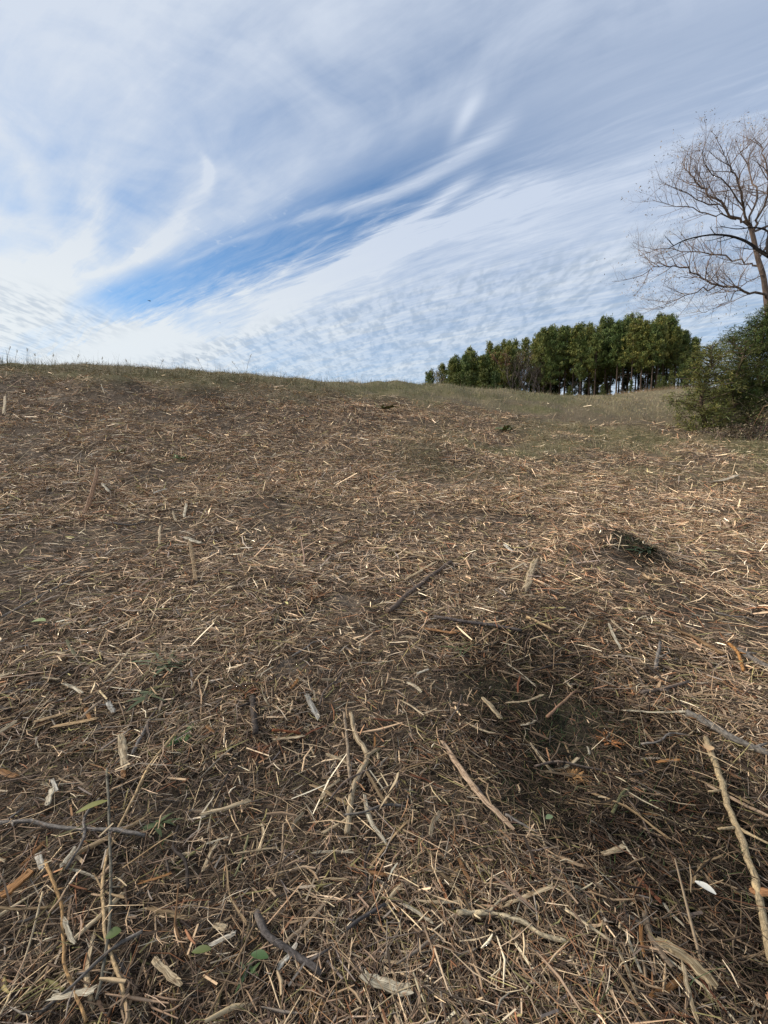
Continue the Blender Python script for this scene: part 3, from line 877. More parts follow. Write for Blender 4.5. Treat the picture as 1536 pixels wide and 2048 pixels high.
 ('splinter', [(733, 1091), (790, 1102), (850, 1118), (908, 1125)], 11, (.46, .35, .21), 'longest pale splinter, meeting the upper end of the dark brown stick'),
 ('splinter', [(906, 1122), (950, 1122), (992, 1118)], 6, PALE, 'pale splinter carrying on right from the dark brown stick'),
 ('splinter', [(814, 1161), (840, 1146), (867, 1129)], 9, PALE, 'straight pale splinter lying along the dark brown stick'),
 ('stick', [(868, 1238), (930, 1248), (1000, 1258), (1042, 1266)], 9, (.10, .085, .08), 'slim dark twig below the dark brown stick'),
 ('splinter', [(854, 1262), (880, 1267), (906, 1271)], 13, (.40, .21, .09), 'orange chip under the slim dark twig'),
 ('splinter', [(1009, 1093), (1023, 1106)], 9, WHITE, 'small white chip above the ragged pale chunk'),
 ('splinter', [(1024, 1142), (1046, 1130)], 6, CREAM, 'small cream sliver left of the ragged pale chunk'),
 ('splinter', [(1149, 1191), (1173, 1180), (1197, 1171)], 6, PALE, 'pale stick in front of the mound'),
 ('stick', [(1053, 1239), (1080, 1252), (1107, 1266)], 8, TAN, 'tan stick above the dark damp patch'),
 ('leafslab', [(1428, 966), (1450, 962), (1471, 954)], 11, (.58, .50, .38), 'pale curled slab lying on the turf, far right'),
 ('splinter', [(836, 1352), (856, 1345)], 7, WHITE, 'tiny white chip in the centre, below the orange chip'),
 ('splinter', [(840, 966), (862, 960), (886, 955)], 5, PALE, 'pale twig on the rough hump of straw, centre'),
 ('splinter', [(1432, 1048), (1438, 1060)], 9, PALE, 'blocky pale chip right of the mound'),
 ('splinter', [(1446, 1046), (1457, 1056)], 9, PINK, 'pinkish chip beside the blocky pale chip'),
 ('splinter', [(11, 803), (9, 828)], 8, PALE, 'pale broken stub standing near the crest at the left edge'),
 ('splinter', [(470, 816), (515, 826), (560, 839)], 6, TAN, 'tan splinter below the grassy crest'),
 ('splinter', [(160, 752), (176, 762), (190, 766)], 4, PALE, 'bleached forked twig just under the crest, left'),
 ('splinter', [(204, 925), (229, 923)], 5, CREAM, 'cream chip high on the left of the bank'),
]
CAT = {'splinter': 'wood chip', 'stick': 'stick', 'fork': 'stick', 'speckled': 'wood chip', 'leafslab': 'wood chip'}
prng = random.Random(31)
for kind, path, wpx, col, label in PIECES:
    if kind == 'fork':
        A, P = lay([(702, 1433), (712, 1480), (735, 1519), (708, 1580), (694, 1674)], .016, spans=4)
        B, _ = lay([(735, 1519), (752, 1508), (769, 1499)], .02, spans=2)
        w = px_width(12, P)
        o = stick_mesh(A, w, col, prng, 1.05, False, [(B, w * .7)]).build('forked_stick', M['wood'], None, True, tuple(P[2]))
    else:
        far = path[0][1] < 1000
        pts, P = lay(path, .018 if not far else .03, spans=7 if len(path) < 3 else 4)
        w = px_width(wpx, P)
        if kind == 'stick':
            o = stick_mesh(pts, w, col, prng, .8).build('stick', M['bark'], None, True, tuple(P[0]))
        else:
            if label.startswith(('rust brown rotten', 'pale broken stub', 'upright pale slab')):
                n_ = len(pts); pts = [p_ + np.array((0, 0, w * .8 * (1 - i_ / (n_ - 1)))) for i_, p_ in enumerate(pts)]
            fl = .30 if w > .012 else .45
            o = splinter_mesh(pts, w, fl, col, prng).build('wood_splinter', M['wood'], None, False, tuple(P[0]))
    tag(o, label, CAT[kind])

# dark specks on the speckled chip are lichen crumbs sitting on it
# shredded orange tufts
def tuft_of_shreds(px, py, wpx, col, label, n=34):
    h = hit(px, py, .02); mb = MB(); s = wpx * float(h[1]) / FPX
    for _ in range(n):
        a = prng.uniform(0, 6.28); r = s * prng.uniform(.15, .55); L = s * prng.uniform(.35, .9)
        p0 = h + np.array((math.cos(a) * r * .4, math.sin(a) * r * .4, .005))
        p2 = p0 + np.array((math.cos(a) * L * .7, math.sin(a) * L * .7, L * prng.uniform(.05, .40)))
        p1 = (p0 + p2) / 2 + np.array((prng.uniform(-1, 1), prng.uniform(-1, 1), prng.uniform(0, 1))) * L * .12
        k = prng.uniform(.6, 1.5); ww = s * prng.uniform(.025, .07)
        mb.tube([p0, p1, p2], [ww, ww * .8, ww * .2], 4, tuple(c_ * k for c_ in col), .4, .1, prng, up=(0, 0, 1))
    o = mb.build('shredded_wood', M['wood'], None, False, tuple(h))
    tag(o, label, 'shredded wood')
tuft_of_shreds(1143, 1555, 54, (.33, .19, .08), 'torn orange and yellow wood tuft in the dark damp patch')
tuft_of_shreds(1218, 1486, 46, (.36, .16, .06), 'smaller orange shredded stump end above the torn wood tuft')
tuft_of_shreds(493, 1385, 44, (.30, .13, .06), 'rusty shredded stump end left of the white shard')
tuft_of_shreds(520, 1508, 40, (.22, .10, .05), 'round rusty knot of wood below the dark bark stub')
tuft_of_shreds(900, 1752, 40, (.42, .30, .16), 'pale torn fibres left of the broad pale splinter')
tuft_of_shreds(630, 1195, 46, (.26, .13, .06), 'brown shredded stub by the bare silt patch')
tuft_of_shreds(1300, 1160, 34, (.46, .32, .18), 'pale splintered knot below the mound')
tuft_of_shreds(625, 2010, 46, (.30, .19, .08), 'brown torn fibres at the bottom, left of the speckled chip')

# single leaves
def leaf_mesh(h, L, w, az, col, curl=.12, tilt=.1):
    mb = MB(); n = 7; vs = []; d = np.array((math.cos(az), math.sin(az), tilt)); s = np.array((-math.sin(az), math.cos(az), 0))
    for i in range(n):
        t = i / (n - 1); ww = w * .5 * math.sin(math.pi * (t * .92 + .04)) ** .8
        c0 = np.array(h) + d * L * (t - .5) + np.array((0, 0, .02 - curl * L * (t - .5) ** 2))
        vs += [c0 + s * ww + np.array((0, 0, ww * .35)), c0, c0 - s * ww + np.array((0, 0, ww * .35))]
    fs = []
    for i in range(n - 1):
        for k in (0, 1): fs.append((i * 3 + k, i * 3 + k + 1, i * 3 + 4 + k, i * 3 + 3 + k))
    mb.add(vs, fs, col); return mb
def leaf(px, py, Lpx, wpx, az, col, label, name='fallen_leaf'):
    h = hit(px, py, .05); k = float(h[1]) / FPX
    o = leaf_mesh(h + np.array((0, 0, .012)), Lpx * k * 1.25, wpx * k * 1.25, az, col).build(name, M['leaf'], None, True, tuple(h))
    tag(o, label, 'leaf')
leaf(1409, 1792, 32, 15, -1.0, (.52, .50, .44), 'bright white fallen leaf at the lower right')
leaf(76, 1252, 24, 18, .1, (.20, .24, .09), 'lone green fallen leaf on the straw near the left edge')
leaf(228, 1888, 24, 20, .4, (.06, .085, .02), 'dark green leaf touching the longest tan cane')
leaf(520, 1932, 34, 16, -.25, (.045, .085, .025), 'green leaf left of the dark bent branch')
leaf(404, 1921, 34, 14, 0.05, (.09, .105, .03), 'dull olive leaf below the white oval chip')
leaf(185, 1628, 46, 14, .5, (.17, .165, .045), 'yellowing narrow leaf above the long grey branch')
leaf(1098, 1650, 14, 10, .3, (.12, .16, .08), 'small green leaf in the dark damp patch')
leaf(1416, 1508, 16, 16, .8, (.45, .30, .16), 'round tan leaf above the thick pale branch')

LANDMARKS = []                                # short names by which other pieces can be found
for kind, path, wpx, col, label in PIECES:
    if kind == 'fork': LANDMARKS.append((715, 1560, 'the pale forked stick')); continue
    head = label
    for cut in (' lying', ' beside', ' right of', ' left of', ' near', ' above', ' below', ' at the', ' on the', ' in the', ' under', ' by the', ' tucked', ' wedged',
                ' leaning', ' cut by', ' with', ' arching', ' crossing', ' crossed', ' running', ' standing', ' just', ' slanting', ' touching', ' meeting', ' hanging', ' that', ' poking',
                ' propped', ' pointing', ' high', ' covered', ' bending', ' rising', ' curling', ' down', ' leaving', ' inside', ' ending', ' alongside', ' between', ' carrying', ' to the', ' from', ','):
        k_ = head.find(cut)
        if k_ > 8: head = head[:k_]
    a_, b_ = path[len(path) // 2]
    if 4 < len(head) and len(head.split()) <= 5 and b_ > 1000: LANDMARKS.append((a_, b_, 'the ' + head))
_names = [l[2] for l in LANDMARKS]
LANDMARKS = [l for l in LANDMARKS if _names.count(l[2]) == 1 and len(l[2].split()) >= 4]
LANDMARKS += [(1180, 1440, 'the dark damp patch'), (1240, 1085, 'the straw mound'), (330, 1335, 'the broad green grass blades'), (1409, 1795, 'the bright white fallen leaf'), (660, 1200, 'the bare silt patch')]
_taken = set()
def by_landmark(what, px, py):
    """A label of its own: the piece, and where it lies from the nearest thing one can find."""
    for a_, b_, nm in sorted(LANDMARKS, key=lambda l: math.hypot(l[0] - px, (l[1] - py) * 1.3))[:5]:
        dx_, dy_ = px - a_, py - b_; dd = math.hypot(dx_, dy_)
        if dd > 330: break
        far_ = 'close' if dd < 85 else ('a little way' if dd < 190 else 'well')
        side = ('right of' if dx_ > 0 else 'left of') if abs(dx_) > abs(dy_) else ('below' if dy_ > 0 else 'above')
        s_ = f'{what} {far_} {side} {nm}'
        if s_ not in _taken and len(s_.split()) <= 16:
            _taken.add(s_); return s_
    return None

# more loose chips and sticks, one mesh shared by several
chip_rng = random.Random(77)
def proto_chip(L, w, col, fl):
    pts = path3([np.array((-L / 2, 0, 0)), np.array((chip_rng.uniform(-.1, .1) * L, chip_rng.uniform(-.09, .09) * L, chip_rng.uniform(0, .05) * L)), np.array((L / 2, 0, 0))], 3)
    return splinter_mesh(pts, w, fl, col, chip_rng, .35)
def proto_stick(L, w, col):
    pts = path3([np.array((-L / 2, 0, 0)), np.array((-L / 6, chip_rng.uniform(-.09, .09) * L, .01)), np.array((L / 6, chip_rng.uniform(-.09, .09) * L, .01)), np.array((L / 2, 0, 0))], 3)
    return stick_mesh(pts, w, col, chip_rng, .8)
KINDS = [
 ('wood_splinter', [(PALE, .11, .013), (PALE, .085, .016), (CREAM, .07, .014), (CREAM, .095, .010), (PALE, .14, .012)], 62, 'pale raw splinter lying loose in the brown litter', 'wood chip', 'pale loose splinters in the litter'),
 ('wood_splinter', [(ORANGE, .08, .013), (RUST, .09, .011), ((.30, .16, .07), .065, .017)], 40, 'rusty orange bark chip lying loose in the litter', 'wood chip', 'rusty bark chips in the litter'),
 ('wood_splinter', [(TAN, .15, .011), (TAN, .20, .010), (GREYT, .13, .012)], 42, 'tan sliver with frayed ends lying loose in the litter', 'wood chip', 'tan frayed slivers in the litter'),
 ('stick', [(GREY, .22, .009), (DARK, .20, .009), ((.13, .10, .08), .30, .010)], 30, 'short dark twig with knots lying loose in the litter', 'stick', 'dark loose twigs in the litter'),
]
for nm, specs, count, label, cat, grp in KINDS:
    protos = []
    for col, L, w in specs:
        mb = proto_stick(L, w, col) if nm == 'stick' else proto_chip(L, w, col, .38)
        protos.append(mb.build(nm, M['bark'] if nm == 'stick' else M['wood'], None, nm == 'stick'))
    for k in range(count):
        src = protos[k % len(protos)]
        o = src if k < len(protos) else src.copy()
        if k >= len(protos): COL.objects.link(o)
        r = 1.15 * (5.2 / 1.15) ** (chip_rng.random() ** .85); az = math.radians(chip_rng.uniform(-46, 46))
        x, y = r * math.sin(az), r * math.cos(az)
        z = float(ground_z(x, y)); e = .05
        nx = -(float(ground_z(x + e, y)) - float(ground_z(x - e, y))) / (2 * e); ny = -(float(ground_z(x, y + e)) - float(ground_z(x, y - e))) / (2 * e)
        o.rotation_euler = (Vector((0, 0, 1)).rotation_difference(Vector((nx, ny, 1)).normalized()).to_matrix()
                            @ Matrix.Rotation(chip_rng.uniform(0, 6.28), 3, 'Z') @ Matrix.Rotation(chip_rng.gauss(0, .15), 3, 'Y') @ Matrix.Rotation(chip_rng.uniform(-.6, .6), 3, 'X')).to_euler()
        o.location = (x, y, z + chip_rng.uniform(.034, .058))
        s = chip_rng.uniform(.75, 1.35) * (1 + .07 * (r - 1)); o.scale = (s, s, s)
        qx, qy = to_px(x, y, z + .03)
        own = by_landmark(label.split(' lying')[0], float(qx), float(qy)) if 5 < qx < 1531 and 900 < qy < 2043 else None
        tag(o, own or label, cat, grp)

# green grass plants among the litter: each blade a part
def grass_plant(px, py, n, Lpx, wpx, label, col=(.075, .105, .035), flatness=.5):
    h = hit(px, py, .02); k = float(h[1]) / FPX; root = empty('grass_plant', tuple(h)); tag(root, label, 'grass plant')
    for _ in range(n):
        mb = MB(); a = prng.uniform(0, 6.28); L = Lpx * k * prng.uniform(.6, 1.15); w = wpx * k * prng.uniform(.7, 1.2)
        p0 = np.array((prng.uniform(-.25, .25), prng.uniform(-.25, .25), 0)) * Lpx * k
        d = np.array((math.cos(a), math.sin(a), 0)); s = np.array((-d[1], d[0], 0)); vs = []; m_ = 5
        up = prng.uniform(.25, .8) * flatness
        for i in range(m_):
            t = i / (m_ - 1); c0 = p0 + d * L * t + np.array((0, 0, .012 + L * up * (t - .8 * t * t)))
            ww = w * .5 * (1 - t ** 2.2) + .0004
            vs += [c0 + s * ww, c0 - s * ww + np.array((0, 0, ww * .5))]
        fs = [(i * 2, i * 2 + 1, i * 2 + 3, i * 2 + 2) for i in range(m_ - 1)]
        kk = prng.uniform(.7, 1.35); mb.add(vs, fs, tuple(c_ * kk for c_ in col))
        mb.build('blade', M['blade'], root)
grass_plant(330, 1335, 13, 75, 9, 'broad green grass blades flattened on the litter, upper clump', (.085, .115, .055))
grass_plant(300, 1395, 8, 60, 8, 'green grass blades beside the flattened upper clump', (.085, .10, .045))
grass_plant(368, 1475, 9, 45, 11, 'bright green grass blades, lowest of the clumps left of centre', (.07, .115, .035))
grass_plant(318, 1655, 7, 46, 9, 'sparse green grass blades above the olive stems', (.06, .08, .03))
grass_plant(930, 1305, 12, 45, 4, 'thin green tuft right of the orange chip', (.09, .105, .04), 1.2)
grass_plant(365, 920, 14, 26, 4, 'small bright green tuft high on the bank', (.075, .115, .03), 1.4)
grass_plant(235, 906, 12, 26, 4, 'yellow green tuft high on the bank near the left', (.12, .125, .035), 1.4)
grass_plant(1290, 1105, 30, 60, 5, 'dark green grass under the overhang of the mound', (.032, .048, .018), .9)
grass_plant(770, 820, 16, 26, 5, 'green tuft below the crest in the middle', (.13, .14, .055), 1.4)
grass_plant(1012, 862, 18, 26, 5, 'green tuft on the turf left of the lane', (.12, .145, .05), 1.4)
grass_plant(500, 1945, 5, 40, 8, 'few green blades at the bottom beside the dark bent branch', (.055, .085, .03))

# ------------------------------------------------------------------ turf and tall grass (nobody could count the blades)
def blades(name, P, L, W, lean, tint, label, rng, seg=2):
    n = len(P); z = ground_z(P[:, 0], P[:, 1]); a = rng.uniform(0, 6.283, n)
    face = rng.uniform(0, 6.283, n); k = seg + 1
    t = np.linspace(0, 1, k)[None, :]
    ox = np.cos(a)[:, None] * (lean * L)[:, None] * t ** 1.8; oy = np.sin(a)[:, None] * (lean * L)[:, None] * t ** 1.8
    X = P[:, :1] + ox; Y = P[:, 1:] + oy; Z = z[:, None] - .01 + L[:, None] * t * np.sqrt(np.clip(1 - lean[:, None] ** 2 * t, .1, 1))
    w = (W / 2)[:, None] * (1 - .85 * t)
    cx, cy = np.cos(face)[:, None], np.sin(face)[:, None]
    V = np.stack([np.stack([X + cx * w, Y + cy * w, Z], -1), np.stack([X - cx * w, Y - cy * w, Z], -1)], 2).reshape(-1, 3)
    idx = (np.arange(n) * k * 2)[:, None] + (np.arange(seg) * 2)[None, :]
    F = np.stack([idx, idx + 1, idx + 3, idx + 2], -1).reshape(-1, 4)
    o = link(name, mesh_np(name, V, F, np.repeat(tint, k * 2, 0)), M['blade'])
    return tag(o, label, kind='stuff')

g_rng = np.random.default_rng(91)
def turf_band(name, n, r0, r1, e, hmin, Lm, Wm, label, az0=-48, az1=48):
    P, r = sample_polar(n, r0, r1, e, 48, g_rng)
    z = ground_z(P[:, 0], P[:, 1]); gr, gn, dm = cover_maps(P[:, 0], P[:, 1], z)
    keep = g_rng.random(n) < np.clip(gr * 1.1 - .15, 0, 1)
    P, r, gn = P[keep], r[keep], gn[keep]; n = len(P)
    patch = fbm(P[:, 0], P[:, 1], .9, 2, 3)
    L = Lm * (1 + .03 * r) * g_rng.lognormal(0, .4, n) * (.5 + patch)
    W = Wm * (1 + .09 * r)
    tint = np.where((g_rng.random(n) < gn * .80 + .05)[:, None], np.array([.098, .108, .040]), np.array([.290, .235, .135]))
    tint = tint * g_rng.lognormal(0, .28, (n, 1)) * (1 + g_rng.normal(0, .06, (n, 3)))
    return blades(name, P, L, W * np.ones(n), np.clip(g_rng.normal(.55, .25, n), .05, .95), tint, label, g_rng)
turf_band('grass', 84000, 8.5, 34, 1.25, 0, .070, .0042, 'short olive and green grass along the crest and over the turf')
turf_band('grass', 26000, 28, 75, 1.2, 0, .06, .006, 'yellowish grass on the far rise')

# dark green shoots low in the damp hollow and in the left foreground
P_g = np.concatenate([g_rng.normal(0, 1, (2600, 2)) * np.array((.42, .62)) + np.array(HOLLOW) + np.array((.1, -.15)),
                      g_rng.normal(0, 1, (700, 2)) * np.array((.35, .45)) + np.array((-.95, 2.0)),
                      g_rng.normal(0, 1, (500, 2)) * np.array((.12, .10)) + np.array((MOUND[0] + .22, MOUND[1] - .2))])
P_g = P_g[np.hypot(P_g[:, 0], P_g[:, 1]) > .7]; ng_ = len(P_g)
blades('low_green_shoots', P_g, .055 * g_rng.lognormal(0, .4, ng_), .0038 * np.ones(ng_), np.clip(g_rng.normal(.6, .25, ng_), .05, .95),
       np.array([.045, .070, .024]) * g_rng.lognormal(0, .35, (ng_, 1)), 'dark green shoots low in the damp hollow and between the straws', g_rng)

# taller wisps along the skyline, thickest at the left
def skyline(n, pxs, rng, hpx, label):
    ridge = np.interp(pxs, [0, 150, 300, 500, 800, 950, 1200], [722, 731, 739, 751, 769, 778, 792])
    pts = np.array([hit(a, b_ + 7 + rng.uniform(0, 9)) for a, b_ in zip(pxs, ridge)])
    L = hpx * rng.lognormal(0, .4, n) * pts[:, 1] / FPX
    tint = np.where((rng.random(n) < .35)[:, None], np.array([.09, .10, .04]), np.array([.24, .19, .11])) * rng.lognormal(0, .25, (n, 1))
    return blades('tall_grass', pts[:, :2], L, .0045 * (1 + .05 * pts[:, 1]), np.clip(rng.normal(.4, .25, n), .02, .9), tint, label, rng, 3)
s_rng = np.random.default_rng(14)
px1 = np.concatenate([s_rng.uniform(-60, 800, 900), s_rng.exponential(110, 260) - 40, s_rng.normal(500, 16, 40), s_rng.normal(555, 18, 60)])
for c_ in s_rng.uniform(-30, 1000, 34):         # uneven tufts
    px1 = np.concatenate([px1, s_rng.normal(c_, s_rng.uniform(3, 11), int(s_rng.uniform(12, 45)))])
px1 = px1[(px1 < 1150) & (px1 > -70)]
skyline(len(px1), px1, s_rng, 17, 'wispy dry grass standing along the crest against the sky')

# individual seed stalks that stand clear above the crest
def stalk(px, hpx, lean, label, grp=None):
    rd = float(np.interp(px, [0, 150, 300, 500, 800], [722, 731, 739, 751, 769]))
    h = hit(px, rd + 9); H = (hpx + 9) * float(h[1]) / FPX
    root = empty('seed_stalk', tuple(h)); mb = MB()
    pts = [np.array((lean * H * t * t, 0, H * t)) for t in (0, .3, .6, .85, 1)]
    mb.tube(pts, [.005, .0045, .004, .003, .002], 4, (.23, .18, .11), 1, 0, prng); mb.build('stem', M['blade'], root)
    sb = MB()
    for k in range(7):
        q = pts[3] + (pts[4] - pts[3]) * k / 6; a = prng.uniform(0, 6.28)
        sb.tube([q, q + np.array((math.cos(a) * .03, math.sin(a) * .03, .05))], [.006, .002], 3, (.28, .22, .13), 1, 0, prng)
    sb.build('seed_head', M['blade'], root)
    tag(root, label, 'grass stalk', grp)
stalk(492, 38, .25, 'tallest dry seed stalk on the crest')
stalk(482, 24, -.5, 'dry seed stalk bent left beside the tallest one')
stalk(408, 26, -.35, 'leaning dry seed stalk on the crest, alone left of the tallest')
for x_, hh in ((14, 26), (30, 20), (58, 25), (72, 16), (104, 17), (150, 18), (205, 17), (262, 15), (318, 18)):
    stalk(x_, hh, prng.uniform(-.4, .4), 'dry seed stalk on the grassy crest towards the left edge', 'seed stalks on the crest')

# ------------------------------------------------------------------ tree materials
m, b = new_mat('pine_needles', 0.6, 0.25)
c, _ = n_attr('tint'); rnd = n_rand()
hue = mixc(rnd, (.76, .92, .82), (1.45, 1.25, 1.0))
base(b, mixc(1.0, c, hue, 'MULTIPLY'))
M['needles'] = m
m, b = new_mat('tree_bark', 0.9, 0.1)
c, _ = n_attr('tint')
g1 = tex_noise(n_scale(n_pos(), 9, 9, 2.2), 1.0, 5.0, .65)
base(b, mixc(1.0, c, mixc(step(g1, .35, .65), (.55, .55, .55), (1.35, 1.33, 1.30)), 'MULTIPLY'))
n_bump(b, g1, .7, .03)
M['tbark'] = m

def leaf_cloud(centers, per, spread, L, W, cols, rng, droop=0.0, name='foliage', mat=None, parent=None, outward=None, flat=.0):
    """Short leaf or needle blades scattered about clump centres, as one foliage mesh."""
    C = np.asarray(centers, float); n = len(C) * per
    c = np.repeat(C, per, 0) + rng.normal(0, 1, (n, 3)) * spread
    d = rng.normal(0, 1, (n, 3))
    if outward is not None: d = d * .75 + np.repeat(np.asarray(outward), per, 0)
    d[:, 2] -= droop
    d /= np.linalg.norm(d, axis=1, keepdims=True) + 1e-9
    s = np.cross(d, rng.normal(0, 1, (n, 3))); s /= np.linalg.norm(s, axis=1, keepdims=True) + 1e-9
    l = (L * rng.lognormal(0, .3, n))[:, None]; w = (W * rng.lognormal(0, .25, n))[:, None]
    V = np.stack([c - d * l / 2, c + s * w / 2 + d * l * .05, c + d * l / 2, c - s * w / 2 + d * l * .05], 1).reshape(-1, 3)
    F = (np.arange(n) * 4)[:, None] + np.arange(4)[None, :]
    col = np.repeat(np.asarray(cols)[rng.integers(0, len(cols), len(C))], per, 0) * rng.lognormal(0, .22, (n, 1))
    return link(name, mesh_np(name, V, F, np.repeat(col, 4, 0)), mat or M['needles'], parent)

t_rng = np.random.default_rng(3); tr = random.Random(8)
PINE_COL = [(.110, .138, .040), (.140, .155, .046), (.075, .105, .032), (.180, .178, .052), (.085, .108, .034)]
PINE_H = 10.0
def pine_proto(seed, crown0=.42, full=1.0, cols=PINE_COL, name='pine_tree'):
    rg = np.random.default_rng(seed); r_ = random.Random(seed)
    root = empty(name, (0, 0, 0))
    mb = MB(); lx, ly = r_.uniform(-.25, .25), r_.uniform(-.25, .25)
    pts = [np.array((lx * (t ** 2), ly * (t ** 2), PINE_H * t)) for t in np.linspace(0, .97, 9)]
    mb.tube(pts, [.12 * (1 - .82 * t) * (1.25 if t == 0 else 1) for t in np.linspace(0, 1, 9)], 7, (.085, .062, .048), 1, .05, r_)
    for _ in range(7):                                        # dead stubs under the crown
        z = PINE_H * r_.uniform(.12, crown0); a = r_.uniform(0, 6.28); l = r_.uniform(.3, 1.1)
        p0 = np.array((lx * (z / PINE_H) ** 2, ly * (z / PINE_H) ** 2, z))
        mb.tube([p0, p0 + np.array((math.cos(a) * l, math.sin(a) * l, l * .15))], [.025, .012], 4, (.10, .08, .066), 1, 0, r_)
    cen = []; outw = []
    nb = int(40 * full)
    for k in range(nb):
        t = crown0 + (1 - crown0) * ((k + r_.random()) / nb)
        u = (t - crown0) / (1 - crown0)
        reach = (.20 + 1.22 * math.sin(math.pi * min(1, .42 + u * .58)) ** 1.05) * r_.choice((r_.uniform(.35, .8), r_.uniform(.7, 1.25)))
        a = k * 2.4 + r_.uniform(-.5, .5); rise = r_.uniform(-.1, .35) + .45 * u
        p0 = pts[0] * 0 + np.array((lx * t * t, ly * t * t, PINE_H * t * .965))
        d = np.array((math.cos(a), math.sin(a), rise)); p2 = p0 + d * reach; p1 = (p0 + p2) / 2 + np.array((0, 0, -.08 * reach))
        mb.tube([p0, p1, p2], [.035, .025, .012], 4, (.085, .064, .05), 1, 0, r_, caps=False)
        for f in (.5, .75, 1.0):
            for _ in range(2 if f < 1 else 3):
                cen.append(p0 + d * reach * f + np.array((r_.gauss(0, .2), r_.gauss(0, .2), r_.gauss(.08, .14)))); outw.append(d * .5 + np.array((0, 0, .55)))
    for _ in range(6):
        cen.append(np.array((lx + r_.gauss(0, .07), ly + r_.gauss(0, .07), PINE_H * r_.uniform(.92, 1.01)))); outw.append(np.array((0, 0, 1.0)))
    mb.build('trunk', M['tbark'], root, True)
    leaf_cloud(cen, 18, .12, .32, .066, cols, rg, name='crown', parent=root, outward=outw)
    return root
PROTOS = [pine_proto(100 + k, crown0=(.42, .48, .38, .52, .45, .35, .20)[k], full=(1, .9, 1.05, .85, 1, 1.1, 1.25)[k]) for k in range(7)]
used_proto = set()
TOPS = ([850, 865, 885, 905, 930, 960, 1000, 1040, 1060, 1085, 1120, 1160, 1200, 1240, 1270, 1300, 1330, 1350, 1370, 1395, 1420],
        [742, 740, 724, 716, 707, 697, 694, 684, 680, 666, 656, 648, 644, 636, 642, 640, 634, 652, 666, 678, 690])
def y_of(px): return float(np.interp(px, [850, 900, 1000, 1100, 1200, 1300, 1420], [78, 74, 70, 66, 62, 58, 57]))
def plant_pine(px, dY, top_py, proto, label, grp):
    Y = y_of(px) + dY
    x = float(at(px, 780, Y)[0]); z = float(ground_z(x, Y)) - .1
    H = float(at(px, top_py, Y)[2]) - z
    src = PROTOS[proto]
    o = src if proto not in used_proto else copy_tree(src)
    used_proto.add(proto)
    o.location = (x, Y, z); s = H / PINE_H
    o.scale = (s * tr.uniform(.76, 1.04), s * tr.uniform(.76, 1.04), s); o.rotation_euler = (0, 0, tr.uniform(0, 6.28))
    tag(o, label, 'pine tree', grp)
plant_pine(858, 4, 741, 3, 'small lone pine standing apart at the far left end of the stand', None)
plant_pine(884, 1, 727, 0, 'second pine from the left end of the stand, with a thin pointed top', None)
rows = [(0.0, 14.5, 1.0), (4.0, 18.0, .99), (8.5, 19, .97)]
for ri, (dY, gap, kf) in enumerate(rows):
    px_ = 903 + ri * 5
    while px_ < (1398 if ri else 1372):
        top = float(np.interp(px_, *TOPS)) + tr.choice((tr.uniform(-11, 2), tr.uniform(0, 22)))
        if not (ri < 2 and 1028 < px_ < 1066):
            lab = ['tall pine in the front row of the stand beyond the crest', 'tall pine in the second row of the stand beyond the crest',
                   'tall pine at the back of the stand beyond the crest'][ri]
            plant_pine(px_, dY + tr.uniform(-1.5, 1.5), top, tr.randrange(6) if ri < 2 else tr.choice((0, 2, 5, 6)), lab, lab.replace('tall pine', 'pines'))
        px_ += gap * tr.uniform(.6, 1.4)

for k_, pr_ in enumerate(PROTOS):                # a kind that ended up unused is not left standing anywhere
    if k_ not in used_proto:
        for ch_ in list(pr_.children): bpy.data.objects.remove(ch_)
        bpy.data.objects.remove(pr_)

# broadleaf trees in the stand: one red, two brown, some bare saplings
def small_broadleaf(px, dY, top_py, cols, dens, label, name, cat='tree', bare=False, base_dz=0, grp=None):
    Y = y_of(px) + dY; x = float(at(px, 780, Y)[0]); z = float(ground_z(x, Y)) - .1
    H = float(at(px, top_py, Y)[2]) - z
    root = empty(name, (x, Y, z)); tag(root, label, cat, grp); mb = MB(); cen = []
    def grow(p, d, L, r, lev):
        q = p + d * L; mid = (p + q) / 2 + np.array((tr.gauss(0, .04), tr.gauss(0, .04), 0)) * L
        mb.tube([p, mid, q], [r, r * .8, r * .55], 5 if lev < 2 else 3, (.12, .10, .088), 1, 0, tr, caps=False)
        if lev >= 2: cen.append(q); cen.append(mid)
        if lev < 4:
            for _ in range(3 if lev else 4):
                dd = d + np.array((tr.gauss(0, .42), tr.gauss(0, .42), tr.uniform(-.05, .35))); dd /= np.linalg.norm(dd)
                st = p + d * L * tr.uniform(.45, 1.0)
                grow(st, dd, L * tr.uniform(.5, .72), r * .5, lev + 1)
    grow(np.array((0, 0, 0.)), np.array((0, 0, 1.)), H * .42, H * .012, 0)
    zmax = max(v_[2] for v_ in mb.v)
    k = H / zmax
    mb.v = [(a_ * k, b_ * k, c_ * k) for a_, b_, c_ in mb.v]
    mb.build('trunk', M['tbark'], root, True)
    if not bare: leaf_cloud([c_ * k for c_ in cen], dens, .18, .16, .10, cols, t_rng, name='crown', parent=root, mat=M['blade'])
small_broadleaf(1012, -1.5, 702, [(.20, .055, .035), (.15, .05, .035), (.13, .075, .04)], 5, 'red leaved tree among the pines', 'red_leaved_tree')
small_broadleaf(1048, -1.0, 690, [(.16, .115, .05), (.12, .10, .045), (.10, .095, .04)], 5, 'brown leaved tree just right of the red leaved one', 'brown_leaved_tree')
small_broadleaf(880, -2, 738, [(.17, .12, .07), (.14, .11, .06)], 3, 'thin brown leaved sapling at the left end of the stand', 'brown_leaved_sapling')
